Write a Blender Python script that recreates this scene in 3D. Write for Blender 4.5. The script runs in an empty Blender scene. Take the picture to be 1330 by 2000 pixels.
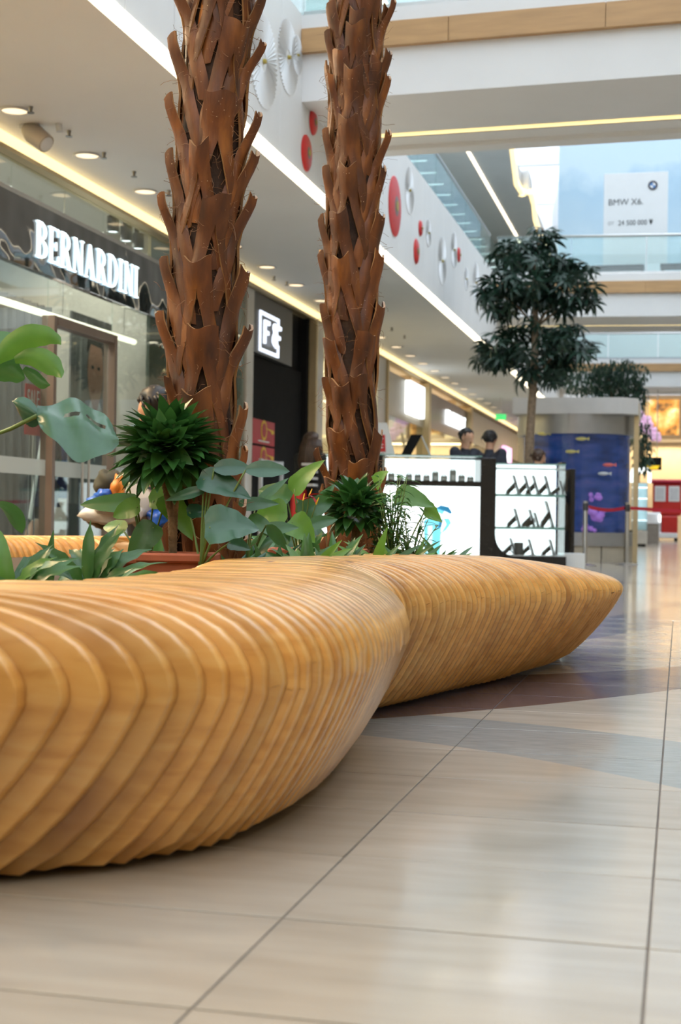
import bpy, math, random
import numpy as np
from mathutils import Vector, Matrix, noise

random.seed(7)
scene = bpy.context.scene
COL = scene.collection
PI = math.pi

# ------------------------------------------------------------------ camera
F_PX, CAM_H = 2778.0, 0.66
YAW, PITCH, ROLL = math.radians(13.45), math.radians(0.22), math.radians(0.9)
_fw = Vector((-math.sin(YAW) * math.cos(PITCH), math.cos(YAW) * math.cos(PITCH), math.sin(PITCH)))
_r = _fw.cross(Vector((0, 0, 1))).normalized()
_u = _r.cross(_fw)
_r, _u = _r * math.cos(ROLL) + _u * math.sin(ROLL), -_r * math.sin(ROLL) + _u * math.cos(ROLL)
CAM = Vector((0, 0, CAM_H))
cam_data = bpy.data.cameras.new('camera')
cam_data.sensor_fit = 'VERTICAL'
cam_data.sensor_width = 24
cam_data.sensor_height = 36
cam_data.lens = 36 * F_PX / 2000
cam_data.clip_start = 0.05
cam_data.clip_end = 300
cam_data.dof.use_dof = True
cam_data.dof.focus_distance = 5.0
cam_data.dof.aperture_fstop = 4.5
cam = bpy.data.objects.new('camera', cam_data)
COL.objects.link(cam)
_m = Matrix((_r, _u, -_fw)).transposed().to_4x4()
_m.translation = CAM
cam.matrix_world = _m
scene.camera = cam

# ------------------------------------------------------------------ world, exposure
world = bpy.data.worlds.new('world')
scene.world = world
world.use_nodes = True
bg = world.node_tree.nodes['Background']
bg.inputs[0].default_value = (0.80, 0.90, 1.0, 1)
bg.inputs[1].default_value = 2.35
vs = scene.view_settings
vs.view_transform = 'Standard'
vs.look = 'None'
vs.exposure = 0.25
vs.gamma = 1.0
vs.use_curve_mapping = False
scene.cycles.max_bounces = 5
scene.cycles.diffuse_bounces = 3
scene.cycles.glossy_bounces = 3
scene.cycles.transparent_max_bounces = 12
scene.cycles.use_adaptive_sampling = True
scene.cycles.adaptive_threshold = 0.10
scene.cycles.adaptive_min_samples = 16
scene.cycles.sample_clamp_indirect = 6.0
scene.cycles.caustics_reflective = False
scene.cycles.caustics_refractive = False
scene.cycles.use_denoising = True

def area_light(name, loc, sx, sy, power, color, rot=(0, 0, 0)):
    l = bpy.data.lights.new(name, 'AREA')
    l.shape = 'RECTANGLE'; l.size = sx; l.size_y = sy
    l.energy = power; l.color = color
    o = bpy.data.objects.new(name, l); COL.objects.link(o)
    o.location = loc; o.rotation_euler = rot
    return o
# ceiling lamps inside the shops on the left and in the walkway soffits
area_light('shop_ceiling_light', (-6.4, 8.0, 3.6), 1.0, 7.0, 220, (1.0, 0.92, 0.82))
area_light('shop_ceiling_light', (-6.4, 13.2, 3.6), 1.0, 2.8, 60, (1.0, 0.92, 0.80))
area_light('shop_ceiling_light', (-7.2, 24.0, 3.6), 2.6, 6.0, 260, (1.0, 0.82, 0.58))
area_light('shop_ceiling_light', (-7.2, 34.0, 3.6), 2.6, 10.0, 420, (1.0, 0.80, 0.55))
area_light('shop_ceiling_light', (-7.2, -3.0, 3.6), 2.6, 12.0, 300, (1.0, 0.84, 0.62))

ORD = ['first', 'second', 'third', 'fourth', 'fifth', 'sixth', 'seventh', 'eighth', 'ninth', 'tenth', 'eleventh', 'twelfth', 'thirteenth', 'fourteenth', 'fifteenth', 'sixteenth', 'seventeenth', 'eighteenth', 'nineteenth', 'twentieth']
def ordinal(i):
    if i < 20: return ORD[i]
    return ('twenty', 'thirty', 'forty')[i // 10 - 2] + ('th' if i % 10 == 9 else '-' + ORD[i % 10]) if i % 10 != 9 else ('thirtieth', 'fortieth', 'fiftieth')[i // 10 - 2]
# unseen warm lamps added along the left walkway's downlight row, to light the palms
for i in range(-6, 0):
    l = area_light('added_downlight', (-5.07, 10.12 + i * 1.385, 3.755), 0.2, 0.2, 62, (1.0, 0.70, 0.40))
    l.data.shape = 'DISK'
# unseen fill lights added behind the camera to brighten the bench front
for x_ in (-2.4, -0.8, 0.8, 2.4):
    for y_ in (-4.5, -2.6, -0.7):
        l = area_light('added_front_fill', (x_, y_, 4.58), 0.45, 0.45, 18, (1.0, 0.90, 0.76)); l.data.shape = 'DISK'
# pixel of the photograph -> point in the place
def ray(x, y):
    return _fw + _r * ((x - 665) / F_PX) - _u * ((y - 1000) / F_PX)
def at(x, y, d): return CAM + ray(x, y) * d
def onz(x, y, z):
    q = ray(x, y); return CAM + q * ((z - CAM_H) / q.z)
def onx(x, y, X):
    q = ray(x, y); return CAM + q * (X / q.x)
def ony(x, y, Y):
    q = ray(x, y); return CAM + q * (Y / q.y)

# ------------------------------------------------------------------ materials
MATS = {}
def new_mat(name):
    m = bpy.data.materials.new(name); m.use_nodes = True
    MATS[name] = m
    nt = m.node_tree
    return m, nt, nt.nodes['Principled BSDF']
def nd(nt, typ, **kw):
    n = nt.nodes.new(typ)
    for k, v in kw.items():
        if k.startswith('i_'):
            key = k[2:]
            n.inputs[int(key) if key.isdigit() else key].default_value = v
        else: setattr(n, k, v)
    return n
def ramp(nt, stops, fac):
    r = nt.nodes.new('ShaderNodeValToRGB')
    e = r.color_ramp.elements
    while len(e) < len(stops): e.new(0.5)
    for i, (p, c) in enumerate(stops):
        e[i].position = p; e[i].color = (*c, 1) if len(c) == 3 else c
    nt.links.new(fac, r.inputs[0])
    return r
def mat(name, col, rough=0.5, metal=0.0, var=0.08, scale=6.0, bump=0.0, bscale=60.0, coat=0.0, spec=0.5, rnd=0.0,
        emit=None, estr=0.0, stretch=(1, 1, 1), trans=0.0):
    """plain procedural: base colour broken up by noise, optional per-object variation, bump and emission"""
    if name in MATS: return MATS[name]
    m, nt, b = new_mat(name)
    L = nt.links.new
    tc = nd(nt, 'ShaderNodeTexCoord')
    mp = nd(nt, 'ShaderNodeMapping'); mp.inputs['Scale'].default_value = stretch
    L(tc.outputs['Object'], mp.inputs[0])
    n = nd(nt, 'ShaderNodeTexNoise', i_Scale=scale, i_Detail=5.0)
    L(mp.outputs[0], n.inputs['Vector'])
    lo = tuple(max(0, c * (1 - var)) for c in col); hi = tuple(min(1, c * (1 + var)) for c in col)
    r = ramp(nt, [(0.3, lo), (0.7, hi)], n.outputs[0])
    out = r.outputs[0]
    if rnd:
        oi = nd(nt, 'ShaderNodeObjectInfo')
        mr = nd(nt, 'ShaderNodeMapRange'); mr.inputs[3].default_value = 1 - rnd; mr.inputs[4].default_value = 1 + rnd
        L(oi.outputs['Random'], mr.inputs[0])
        hs = nd(nt, 'ShaderNodeHueSaturation'); L(mr.outputs[0], hs.inputs['Value'])
        L(out, hs.inputs['Color']); out = hs.outputs[0]
    L(out, b.inputs['Base Color'])
    b.inputs['Roughness'].default_value = rough
    b.inputs['Metallic'].default_value = metal
    b.inputs['Specular IOR Level'].default_value = spec
    b.inputs['Coat Weight'].default_value = coat
    b.inputs['Coat Roughness'].default_value = 0.12
    if bump:
        n2 = nd(nt, 'ShaderNodeTexNoise', i_Scale=bscale, i_Detail=4.0); L(mp.outputs[0], n2.inputs['Vector'])
        bp = nd(nt, 'ShaderNodeBump', i_Strength=bump, i_Distance=0.01); L(n2.outputs[0], bp.inputs['Height'])
        L(bp.outputs[0], b.inputs['Normal'])
    if emit:
        b.inputs['Emission Color'].default_value = (*emit, 1); b.inputs['Emission Strength'].default_value = estr
        if estr < 1.3 and name != 'led_gold': m.cycles.emission_sampling = 'NONE'
    if trans:
        b.inputs['Transmission Weight'].default_value = trans
    return m
def glass_mat(name, tint=(0.9, 0.96, 0.95), rough=0.02, base=0.05, haze=0.0):
    """thin pane: mostly see-through, mirror-like at grazing angles, optional milky film"""
    m, nt, b = new_mat(name)
    nt.nodes.remove(b); L = nt.links.new
    out = nt.nodes['Material Output']
    tr = nd(nt, 'ShaderNodeBsdfTransparent'); tr.inputs[0].default_value = (*tint, 1)
    gl = nd(nt, 'ShaderNodeBsdfGlossy'); gl.inputs['Roughness'].default_value = rough
    lw = nd(nt, 'ShaderNodeLayerWeight', i_Blend=0.5)
    pw = nd(nt, 'ShaderNodeMath', operation='POWER'); pw.inputs[1].default_value = 4.0; L(lw.outputs['Facing'], pw.inputs[0])
    ad = nd(nt, 'ShaderNodeMath', operation='MULTIPLY_ADD', use_clamp=True); ad.inputs[1].default_value = 0.55; ad.inputs[2].default_value = base
    L(pw.outputs[0], ad.inputs[0])
    mx = nd(nt, 'ShaderNodeMixShader'); L(ad.outputs[0], mx.inputs[0]); L(tr.outputs[0], mx.inputs[1]); L(gl.outputs[0], mx.inputs[2])
    last = mx.outputs[0]
    if haze:
        df = nd(nt, 'ShaderNodeBsdfDiffuse'); df.inputs[0].default_value = (0.8, 0.86, 0.86, 1)
        m2 = nd(nt, 'ShaderNodeMixShader'); m2.inputs[0].default_value = haze
        L(last, m2.inputs[1]); L(df.outputs[0], m2.inputs[2]); last = m2.outputs[0]
    L(last, out.inputs[0])
    return m

# wood of the bench: varnished plywood, grain, knots, ply stripes on the cut edge
def wood_mat():
    m, nt, b = new_mat('plywood'); L = nt.links.new
    tc = nd(nt, 'ShaderNodeTexCoord'); oi = nd(nt, 'ShaderNodeObjectInfo')
    geo = nd(nt, 'ShaderNodeNewGeometry')
    add = nd(nt, 'ShaderNodeVectorMath', operation='ADD'); sc = nd(nt, 'ShaderNodeVectorMath', operation='SCALE'); sc.inputs['Scale'].default_value = 37.0
    cmb = nd(nt, 'ShaderNodeCombineXYZ'); L(oi.outputs['Random'], cmb.inputs[0]); L(oi.outputs['Random'], cmb.inputs[2])
    L(cmb.outputs[0], sc.inputs[0]); L(geo.outputs['Position'], add.inputs[0]); L(sc.outputs[0], add.inputs[1])
    mp = nd(nt, 'ShaderNodeMapping'); mp.inputs['Scale'].default_value = (1.6, 1.0, 7.0); mp.inputs['Rotation'].default_value = (0, 0.6, 0)
    L(add.outputs[0], mp.inputs[0])
    n1 = nd(nt, 'ShaderNodeTexNoise', i_Scale=3.2, i_Detail=7.0, i_Distortion=0.8); L(mp.outputs[0], n1.inputs['Vector'])
    r1 = ramp(nt, [(0.25, (0.58, 0.265, 0.055)), (0.5, (0.74, 0.385, 0.10)), (0.75, (0.80, 0.47, 0.155))], n1.outputs[0])
    # dark figure and knots
    n2 = nd(nt, 'ShaderNodeTexNoise', i_Scale=2.3, i_Detail=3.0); L(add.outputs[0], n2.inputs['Vector'])
    r2 = ramp(nt, [(0.58, (0, 0, 0)), (0.72, (0.62, 0.62, 0.62))], n2.outputs[0])
    mx = nd(nt, 'ShaderNodeMixRGB'); mx.inputs[2].default_value = (0.30, 0.105, 0.02, 1)
    L(r2.outputs[0], mx.inputs[0]); L(r1.outputs[0], mx.inputs[1])
    vo = nd(nt, 'ShaderNodeTexVoronoi', i_Scale=4.2); L(add.outputs[0], vo.inputs['Vector'])
    r3 = ramp(nt, [(0.03, (0.9, 0.9, 0.9)), (0.075, (0, 0, 0))], vo.outputs['Distance'])
    mx2 = nd(nt, 'ShaderNodeMixRGB'); mx2.inputs[2].default_value = (0.10, 0.03, 0.008, 1)
    L(r3.outputs[0], mx2.inputs[0]); L(mx.outputs[0], mx2.inputs[1])
    # ply layers on edges
    sep = nd(nt, 'ShaderNodeSeparateXYZ'); L(geo.outputs['Position'], sep.inputs[0])
    wv = nd(nt, 'ShaderNodeMath', operation='MULTIPLY'); wv.inputs[1].default_value = 2 * PI / 0.0113; L(sep.outputs[1], wv.inputs[0])
    sn = nd(nt, 'ShaderNodeMath', operation='SINE'); L(wv.outputs[0], sn.inputs[0])
    mr = nd(nt, 'ShaderNodeMapRange'); mr.inputs[1].default_value = -1; mr.inputs[3].default_value = 0.84; mr.inputs[4].default_value = 1.06; L(sn.outputs[0], mr.inputs[0])
    mr2 = nd(nt, 'ShaderNodeMapRange'); mr2.inputs[3].default_value = 0.86; mr2.inputs[4].default_value = 1.12; L(oi.outputs['Random'], mr2.inputs[0])
    ml = nd(nt, 'ShaderNodeMath', operation='MULTIPLY'); L(mr.outputs[0], ml.inputs[0]); L(mr2.outputs[0], ml.inputs[1])
    hs = nd(nt, 'ShaderNodeHueSaturation'); L(ml.outputs[0], hs.inputs['Value']); L(mx2.outputs[0], hs.inputs['Color'])
    L(hs.outputs[0], b.inputs['Base Color'])
    b.inputs['Roughness'].default_value = 0.34
    b.inputs['Coat Weight'].default_value = 0.5; b.inputs['Coat Roughness'].default_value = 0.16
    bp = nd(nt, 'ShaderNodeBump', i_Strength=0.08, i_Distance=0.004); L(n1.outputs[0], bp.inputs['Height']); L(bp.outputs[0], b.inputs['Normal'])
    return m
wood_mat()

# stone floor: beige, with inlaid bands of grey-blue and plum stone
TX, TY, TX0, TY0 = 0.5875, 0.447, -0.0396, 1.81
BANDS = [((3.645, -0.954, -0.359), (4.411, -0.604, -0.274), (0.30, 0.33, 0.335)),
         ((5.80, 1.54, 0.291), (6.716, 1.215, 0.394), (0.115, 0.085, 0.095)),
         ((9.511, 2.947, 0.0), (12.028, 4.424, 0.468), (0.24, 0.25, 0.26)),
         ((15.2, -0.55, 0.0), (15.7, -0.55, 0.0), (0.22, 0.21, 0.21)),
         ((17.4, -4.6, 0.0), (19.3, -5.2, 0.0), (0.27, 0.25, 0.25))]
def floor_mat(name, joints):
    m, nt, b = new_mat(name); L = nt.links.new
    geo = nd(nt, 'ShaderNodeNewGeometry'); sep = nd(nt, 'ShaderNodeSeparateXYZ'); L(geo.outputs['Position'], sep.inputs[0])
    def M(op, a, c=None, clamp=False):
        n = nd(nt, 'ShaderNodeMath', operation=op, use_clamp=clamp)
        for i, v in ((0, a), (1, c)):
            if v is None: continue
            if isinstance(v, (int, float)): n.inputs[i].default_value = v
            else: L(v, n.inputs[i])
        return n.outputs[0]
    X, Y = sep.outputs[0], sep.outputs[1]
    mp = nd(nt, 'ShaderNodeMapping'); mp.inputs['Scale'].default_value = (1.2, 7.0, 1.0); L(geo.outputs['Position'], mp.inputs[0])
    n1 = nd(nt, 'ShaderNodeTexNoise', i_Scale=2.2, i_Detail=6.0); L(mp.outputs[0], n1.inputs['Vector'])
    r1 = ramp(nt, [(0.3, (0.40, 0.365, 0.315)), (0.7, (0.475, 0.44, 0.385))], n1.outputs[0])
    col = r1.outputs[0]
    oi = nd(nt, 'ShaderNodeObjectInfo')
    mr = nd(nt, 'ShaderNodeMapRange'); mr.inputs[3].default_value = 0.93; mr.inputs[4].default_value = 1.06; L(oi.outputs['Random'], mr.inputs[0])
    hs = nd(nt, 'ShaderNodeHueSaturation'); L(mr.outputs[0], hs.inputs['Value']); L(col, hs.inputs['Color']); col = hs.outputs[0]
    # bands: (lower edge a+b X+c X^2, upper edge, colour), swept arcs across the walkway
    for lo, up, c in BANDS:
        def edge(e): return M('ADD', M('ADD', M('MULTIPLY', X, e[1]), e[0]), M('MULTIPLY', M('MULTIPLY', X, X), e[2]))
        f1 = M('GREATER_THAN', Y, edge(lo)); f2 = M('LESS_THAN', Y, edge(up))
        fac = M('MULTIPLY', f1, f2)
        n2 = nd(nt, 'ShaderNodeTexNoise', i_Scale=9.0, i_Detail=5.0); L(mp.outputs[0], n2.inputs['Vector'])
        r2 = ramp(nt, [(0.3, tuple(k * 0.85 for k in c)), (0.7, tuple(k * 1.12 for k in c))], n2.outputs[0])
        mx = nd(nt, 'ShaderNodeMixRGB'); L(fac, mx.inputs[0]); L(col, mx.inputs[1]); L(r2.outputs[0], mx.inputs[2]); col = mx.outputs[0]
    if joints:
        u = M('FRACT', M('DIVIDE', M('SUBTRACT', X, TX0), TX)); v = M('FRACT', M('DIVIDE', M('SUBTRACT', Y, TY0), TY))
        fu = M('LESS_THAN', u, 0.012); fv = M('LESS_THAN', v, 0.012)
        fac = M('MAXIMUM', fu, fv)
        mx = nd(nt, 'ShaderNodeMixRGB'); L(fac, mx.inputs[0]); L(col, mx.inputs[1]); mx.inputs[2].default_value = (0.16, 0.14, 0.12, 1); col = mx.outputs[0]
    L(col, b.inputs['Base Color'])
    n3 = nd(nt, 'ShaderNodeTexNoise', i_Scale=2.5, i_Detail=4.0)
    r3 = ramp(nt, [(0.3, (0.11, 0.11, 0.11)), (0.75, (0.20, 0.20, 0.20))], n3.outputs[0]); L(r3.outputs[0], b.inputs['Roughness'])
    b.inputs['Specular IOR Level'].default_value = 0.6
    return m

# ------------------------------------------------------------------ mesh helpers
WLOC = {}     # world position of every object's origin, for parenting
def wloc(o): return WLOC.get(o.name, Vector((0, 0, 0)))
def props(o, label=None, cat=None, group=None, kind=None):
    if label: o['label'] = label
    if cat: o['category'] = cat
    if group: o['group'] = group
    if kind: o['kind'] = kind
    return o
def thing(name, label, cat, loc, group=None):
    o = bpy.data.objects.new(name, None); COL.objects.link(o)
    o.empty_display_size = 0.1
    o.location = loc; WLOC[o.name] = Vector(loc)
    return props(o, label, cat, group)
class MB:
    def __init__(self, xf=None):
        self.v, self.f, self.mi, self.xf, self.cur = [], [], [], xf, 0
    def add(self, verts, faces):
        n = len(self.v)
        if self.xf is not None: verts = [self.xf @ Vector(p) for p in verts]
        self.v += [tuple(p) for p in verts]
        self.f += [tuple(n + i for i in q) for q in faces]
        self.mi += [self.cur] * len(faces)
        return self
    def box(self, x0, x1, y0, y1, z0, z1, bevel=0.0):
        if bevel > 0:
            b = min(bevel, abs(x1 - x0) * .45, abs(y1 - y0) * .45, abs(z1 - z0) * .45)
            vs = []
            for sx, xx in ((1, x0), (-1, x1)):
                for sy, yy in ((1, y0), (-1, y1)):
                    for sz, zz in ((1, z0), (-1, z1)):
                        vs += [(xx, yy + sy * b, zz + sz * b), (xx + sx * b, yy, zz + sz * b), (xx + sx * b, yy + sy * b, zz)]
            def k(i, j, l, c): return (i * 4 + j * 2 + l) * 3 + c
            fs = []
            for i in (0, 1):
                fs.append([k(i, 0, 0, 0), k(i, 0, 1, 0), k(i, 1, 1, 0), k(i, 1, 0, 0)])
                fs.append([k(0, i, 0, 1), k(0, i, 1, 1), k(1, i, 1, 1), k(1, i, 0, 1)])
                fs.append([k(0, 0, i, 2), k(1, 0, i, 2), k(1, 1, i, 2), k(0, 1, i, 2)])
            for i in (0, 1):
                for j in (0, 1):
                    fs.append([k(i, j, 0, 0), k(i, j, 1, 0), k(i, j, 1, 1), k(i, j, 0, 1)])
                    fs.append([k(i, 0, j, 0), k(i, 1, j, 0), k(i, 1, j, 2), k(i, 0, j, 2)])
                    fs.append([k(0, i, j, 1), k(1, i, j, 1), k(1, i, j, 2), k(0, i, j, 2)])
                    for l in (0, 1): fs.append([k(i, j, l, 0), k(i, j, l, 1), k(i, j, l, 2)])
            return self.add(vs, fs)
        v = [(x0, y0, z0), (x1, y0, z0), (x1, y1, z0), (x0, y1, z0), (x0, y0, z1), (x1, y0, z1), (x1, y1, z1), (x0, y1, z1)]
        return self.add(v, [(0, 3, 2, 1), (4, 5, 6, 7), (0, 1, 5, 4), (1, 2, 6, 5), (2, 3, 7, 6), (3, 0, 4, 7)])
    def quad(self, a, b, c, d): return self.add([a, b, c, d], [(0, 1, 2, 3)])
    def prism(self, poly, axis, lo, hi):
        """extrude a 2-D polygon along an axis: poly gives the two other coordinates in order"""
        n = len(poly)
        def P(p, h):
            if axis == 'x': return (h, p[0], p[1])
            if axis == 'y': return (p[0], h, p[1])
            return (p[0], p[1], h)
        vs = [P(p, lo) for p in poly] + [P(p, hi) for p in poly]
        fs = [tuple(range(n))[::-1], tuple(range(n, 2 * n))] + [(i, (i + 1) % n, n + (i + 1) % n, n + i) for i in range(n)]
        return self.add(vs, fs)
    def tube(self, pts, rad, sides=8, cap=True):
        pts = [Vector(p) for p in pts]; n = len(pts)
        rad = rad if isinstance(rad, (list, tuple)) else [rad] * n
        vs, fs = [], []
        prev = None
        for i, p in enumerate(pts):
            t = (pts[min(i + 1, n - 1)] - pts[max(i - 1, 0)])
            t = t.normalized() if t.length > 1e-9 else Vector((0, 0, 1))
            if prev is None:
                a = t.orthogonal().normalized()
            else:
                a = prev - t * prev.dot(t)
                a = a.normalized() if a.length > 1e-6 else t.orthogonal().normalized()
            prev = a; bvec = t.cross(a)
            for k in range(sides):
                an = 2 * PI * k / sides
                vs.append(p + (a * math.cos(an) + bvec * math.sin(an)) * rad[i])
        for i in range(n - 1):
            for k in range(sides):
                k2 = (k + 1) % sides
                fs.append((i * sides + k, i * sides + k2, (i + 1) * sides + k2, (i + 1) * sides + k))
        if cap:
            fs.append(tuple(range(sides))[::-1]); fs.append(tuple((n - 1) * sides + k for k in range(sides)))
        return self.add(vs, fs)
    def lathe(self, prof, c=(0, 0, 0), sides=32, a0=0.0, a1=2 * PI, axis='z'):
        full = abs(a1 - a0 - 2 * PI) < 1e-6
        m = sides if full else sides + 1
        vs, fs = [], []
        for (r, h) in prof:
            for k in range(m):
                an = a0 + (a1 - a0) * k / sides
                x, y = r * math.cos(an), r * math.sin(an)
                p = (x, y, h) if axis == 'z' else ((h, x, y) if axis == 'x' else (x, h, y))
                vs.append((c[0] + p[0], c[1] + p[1], c[2] + p[2]))
        for i in range(len(prof) - 1):
            for k in range(sides):
                k2 = (k + 1) % m
                fs.append((i * m + k, i * m + k2, (i + 1) * m + k2, (i + 1) * m + k))
        return self.add(vs, fs)
    def ball(self, c, r, seg=16, rings=10, fn=None):
        r = r if isinstance(r, (list, tuple)) else (r, r, r)
        vs, fs = [], []
        for i in range(rings + 1):
            th = PI * i / rings
            for k in range(seg):
                ph = 2 * PI * k / seg
                d = Vector((math.sin(th) * math.cos(ph), math.sin(th) * math.sin(ph), math.cos(th)))
                q = 1.0 if fn is None else fn(d)
                vs.append((c[0] + d.x * r[0] * q, c[1] + d.y * r[1] * q, c[2] + d.z * r[2] * q))
        for i in range(rings):
            for k in range(seg):
                k2 = (k + 1) % seg
                fs.append((i * seg + k, (i + 1) * seg + k, (i + 1) * seg + k2, i * seg + k2))
        return self.add(vs, fs)
    def grid(self, rows):
        n, m = len(rows), len(rows[0])
        vs = [p for r in rows for p in r]
        fs = [(i * m + j, i * m + j + 1, (i + 1) * m + j + 1, (i + 1) * m + j) for i in range(n - 1) for j in range(m - 1)]
        return self.add(vs, fs)
    def build(self, name, mats, parent=None, smooth=False, label=None, cat=None, group=None, kind=None, origin=None, merge=0.0, angle=None):
        if not isinstance(mats, (list, tuple)): mats = [mats]
        if parent is not None: o0 = wloc(parent)
        elif origin is not None: o0 = Vector(origin)
        else:
            xs = [p[0] for p in self.v]; ys = [p[1] for p in self.v]; zs = [p[2] for p in self.v]
            o0 = Vector(((min(xs) + max(xs)) / 2, (min(ys) + max(ys)) / 2, min(zs)))
        me = bpy.data.meshes.new(name)
        me.from_pydata([(p[0] - o0.x, p[1] - o0.y, p[2] - o0.z) for p in self.v], [], self.f)
        for mm in mats: me.materials.append(mm if not isinstance(mm, str) else MATS[mm])
        if len(mats) > 1: me.polygons.foreach_set('material_index', self.mi)
        if merge > 0:
            import bmesh
            bm = bmesh.new(); bm.from_mesh(me)
            bmesh.ops.remove_doubles(bm, verts=bm.verts, dist=merge)
            bmesh.ops.dissolve_degenerate(bm, dist=1e-6, edges=bm.edges)
            bm.to_mesh(me); bm.free()
        if smooth:
            me.polygons.foreach_set('use_smooth', [True] * len(me.polygons))
            if angle: me.set_sharp_from_angle(angle=math.radians(angle))
        me.update()
        o = bpy.data.objects.new(name, me); COL.objects.link(o)
        if parent is not None: o.parent = parent
        else: o.location = o0
        WLOC[o.name] = o0.copy()
        return props(o, label, cat, group, kind)
def copy_to(src, delta, parent=None, label=None):
    """copy of one object shifted in the world by delta; its own children are copied too"""
    c = src.copy(); COL.objects.link(c)
    if parent is not None: c.parent = parent
    c.location = Vector(src.location) + Vector(delta)
    WLOC[c.name] = wloc(src) + Vector(delta)
    if label: c['label'] = label
    for ch in list(src.children):
        d = ch.copy(); COL.objects.link(d); d.parent = c
        WLOC[d.name] = wloc(ch) + Vector(delta)
        for g in list(ch.children):
            e = g.copy(); COL.objects.link(e); e.parent = d
            WLOC[e.name] = wloc(g) + Vector(delta)
    return c
def struct(o): o['kind'] = 'structure'; return o
def smooth01(t): t = max(0.0, min(1.0, t)); return t * t * (3 - 2 * t)

# ------------------------------------------------------------------ materials list
mat('white_paint', (0.82, 0.83, 0.84), 0.55, var=0.02, scale=1.5)
mat('ceiling_paint', (0.86, 0.86, 0.85), 0.6, var=0.02, scale=1.0)
mat('warm_wall', (0.66, 0.56, 0.42), 0.5, var=0.06, scale=2.0)
mat('wood_trim', (0.52, 0.315, 0.145), 0.42, var=0.10, scale=3.0, stretch=(0.6, 6, 6))
mat('joint', (0.36, 0.37, 0.38), 0.7)
mat('grout', (0.15, 0.13, 0.115), 0.8, var=0.2)
mat('black_gloss', (0.012, 0.013, 0.015), 0.10, var=0.1)
mat('black_matt', (0.012, 0.012, 0.013), 0.8, var=0.15, spec=0.15)
mat('dark_panel', (0.06, 0.06, 0.062), 0.35, var=0.1)
mat('steel', (0.60, 0.60, 0.60), 0.28, metal=1.0, var=0.05)
mat('brass', (0.62, 0.50, 0.30), 0.35, metal=0.7, var=0.05)
mat('led_warm', (0.9, 0.85, 0.7), 0.5, emit=(1.0, 0.86, 0.62), estr=2.6)
mat('led_gold', (0.9, 0.8, 0.5), 0.5, emit=(1.0, 0.76, 0.36), estr=1.35)
mat('led_white', (0.9, 0.9, 0.9), 0.5, emit=(0.93, 0.98, 1.0), estr=3.0)
mat('sign_white', (0.9, 0.9, 0.9), 0.5, emit=(0.80, 0.97, 1.0), estr=1.35)
mat('panel_white', (0.9, 0.9, 0.9), 0.4, emit=(0.90, 0.98, 1.0), estr=1.55)
mat('downlight', (0.9, 0.8, 0.6), 0.5, emit=(1.0, 0.74, 0.46), estr=1.3)
glass_mat('shop_glass', (0.86, 0.93, 0.91), 0.01, 0.10)
glass_mat('rail_glass', (0.84, 0.93, 0.92), 0.01, 0.06, 0.05)
glass_mat('clear_glass', (0.95, 0.98, 0.98), 0.01, 0.03)
glass_mat('frosted', (0.75, 0.8, 0.78), 0.4, 0.05, 0.55)
mat('green_glass_edge', (0.22, 0.42, 0.38), 0.15, var=0.05)
mat('red_print', (0.62, 0.03, 0.03), 0.35, var=0.05)
mat('grey_print', (0.62, 0.64, 0.66), 0.45, var=0.05)

# ------------------------------------------------------------------ floor
FX0, FX1, FY0, FY1 = TX0 - 5 * TX, TX0 + 3 * TX, TY0 - 3 * TY, TY0 + 18 * TY
floor_mat('stone_tile', False)
floor_mat('stone_far', True)
fl = MB()
fl.quad((FX0, FY0, -0.0025), (FX1, FY0, -0.0025), (FX1, FY1, -0.0025), (FX0, FY1, -0.0025))
fl.cur = 1
for (x0, x1, y0, y1) in ((-12, FX0, -16, 80), (FX1, 12, -16, 80), (FX0, FX1, -16, FY0), (FX0, FX1, FY1, 80)):
    fl.quad((x0, y0, 0), (x1, y0, 0), (x1, y1, 0), (x0, y1, 0))
floor = struct(fl.build('floor', ['grout', 'stone_far'], origin=(0, 0, 0)))
tm = MB().box(0.002, TX - 0.002, 0.0028, TY - 0.0028, -0.0025, 0.0, 0.0008)
tile0 = None
for i in range(-5, 3):
    for j in range(-3, 18):
        x, y = TX0 + i * TX, TY0 + j * TY
        if tile0 is None:
            tile0 = tm.build('floor_tile', 'stone_tile', parent=floor); tile0.location = (x, y, 0)
        else:
            c = tile0.copy(); COL.objects.link(c); c.location = (x, y, random.uniform(-0.0003, 0.0003))

# ------------------------------------------------------------------ the laminated bench, cut into upright plywood ribs
CP = [(-1.17, 2.325), (-0.955, 2.53), (-0.86, 2.76), (-0.832, 3.05), (-0.85, 3.40), (-0.91, 3.85), (-1.05, 4.42), (-0.93, 4.90), (-0.80, 5.43),
      (-0.665, 5.95), (-0.56, 6.50), (-0.56, 6.92), (-0.78, 7.28), (-1.25, 7.48), (-1.8, 7.75), (-2.35, 8.25), (-3.0, 8.6), (-3.7, 8.45),
      (-4.2, 7.7), (-4.25, 6.6), (-4.05, 5.4), (-3.75, 4.2), (-3.3, 3.15), (-2.6, 2.35), (-1.95, 2.08), (-1.5, 2.12)]
def closed_spline(P, per=14):
    out = []; n = len(P)
    for i in range(n):
        p0, p1, p2, p3 = [np.array(P[(i + k - 1) % n], float) for k in range(4)]
        for s in range(per):
            t = s / per
            out.append(0.5 * ((2 * p1) + (-p0 + p2) * t + (2 * p0 - 5 * p1 + 4 * p2 - p3) * t * t + (-p0 + 3 * p1 - 3 * p2 + p3) * t ** 3))
    return np.array(out)
CON = closed_spline(CP)
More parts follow.
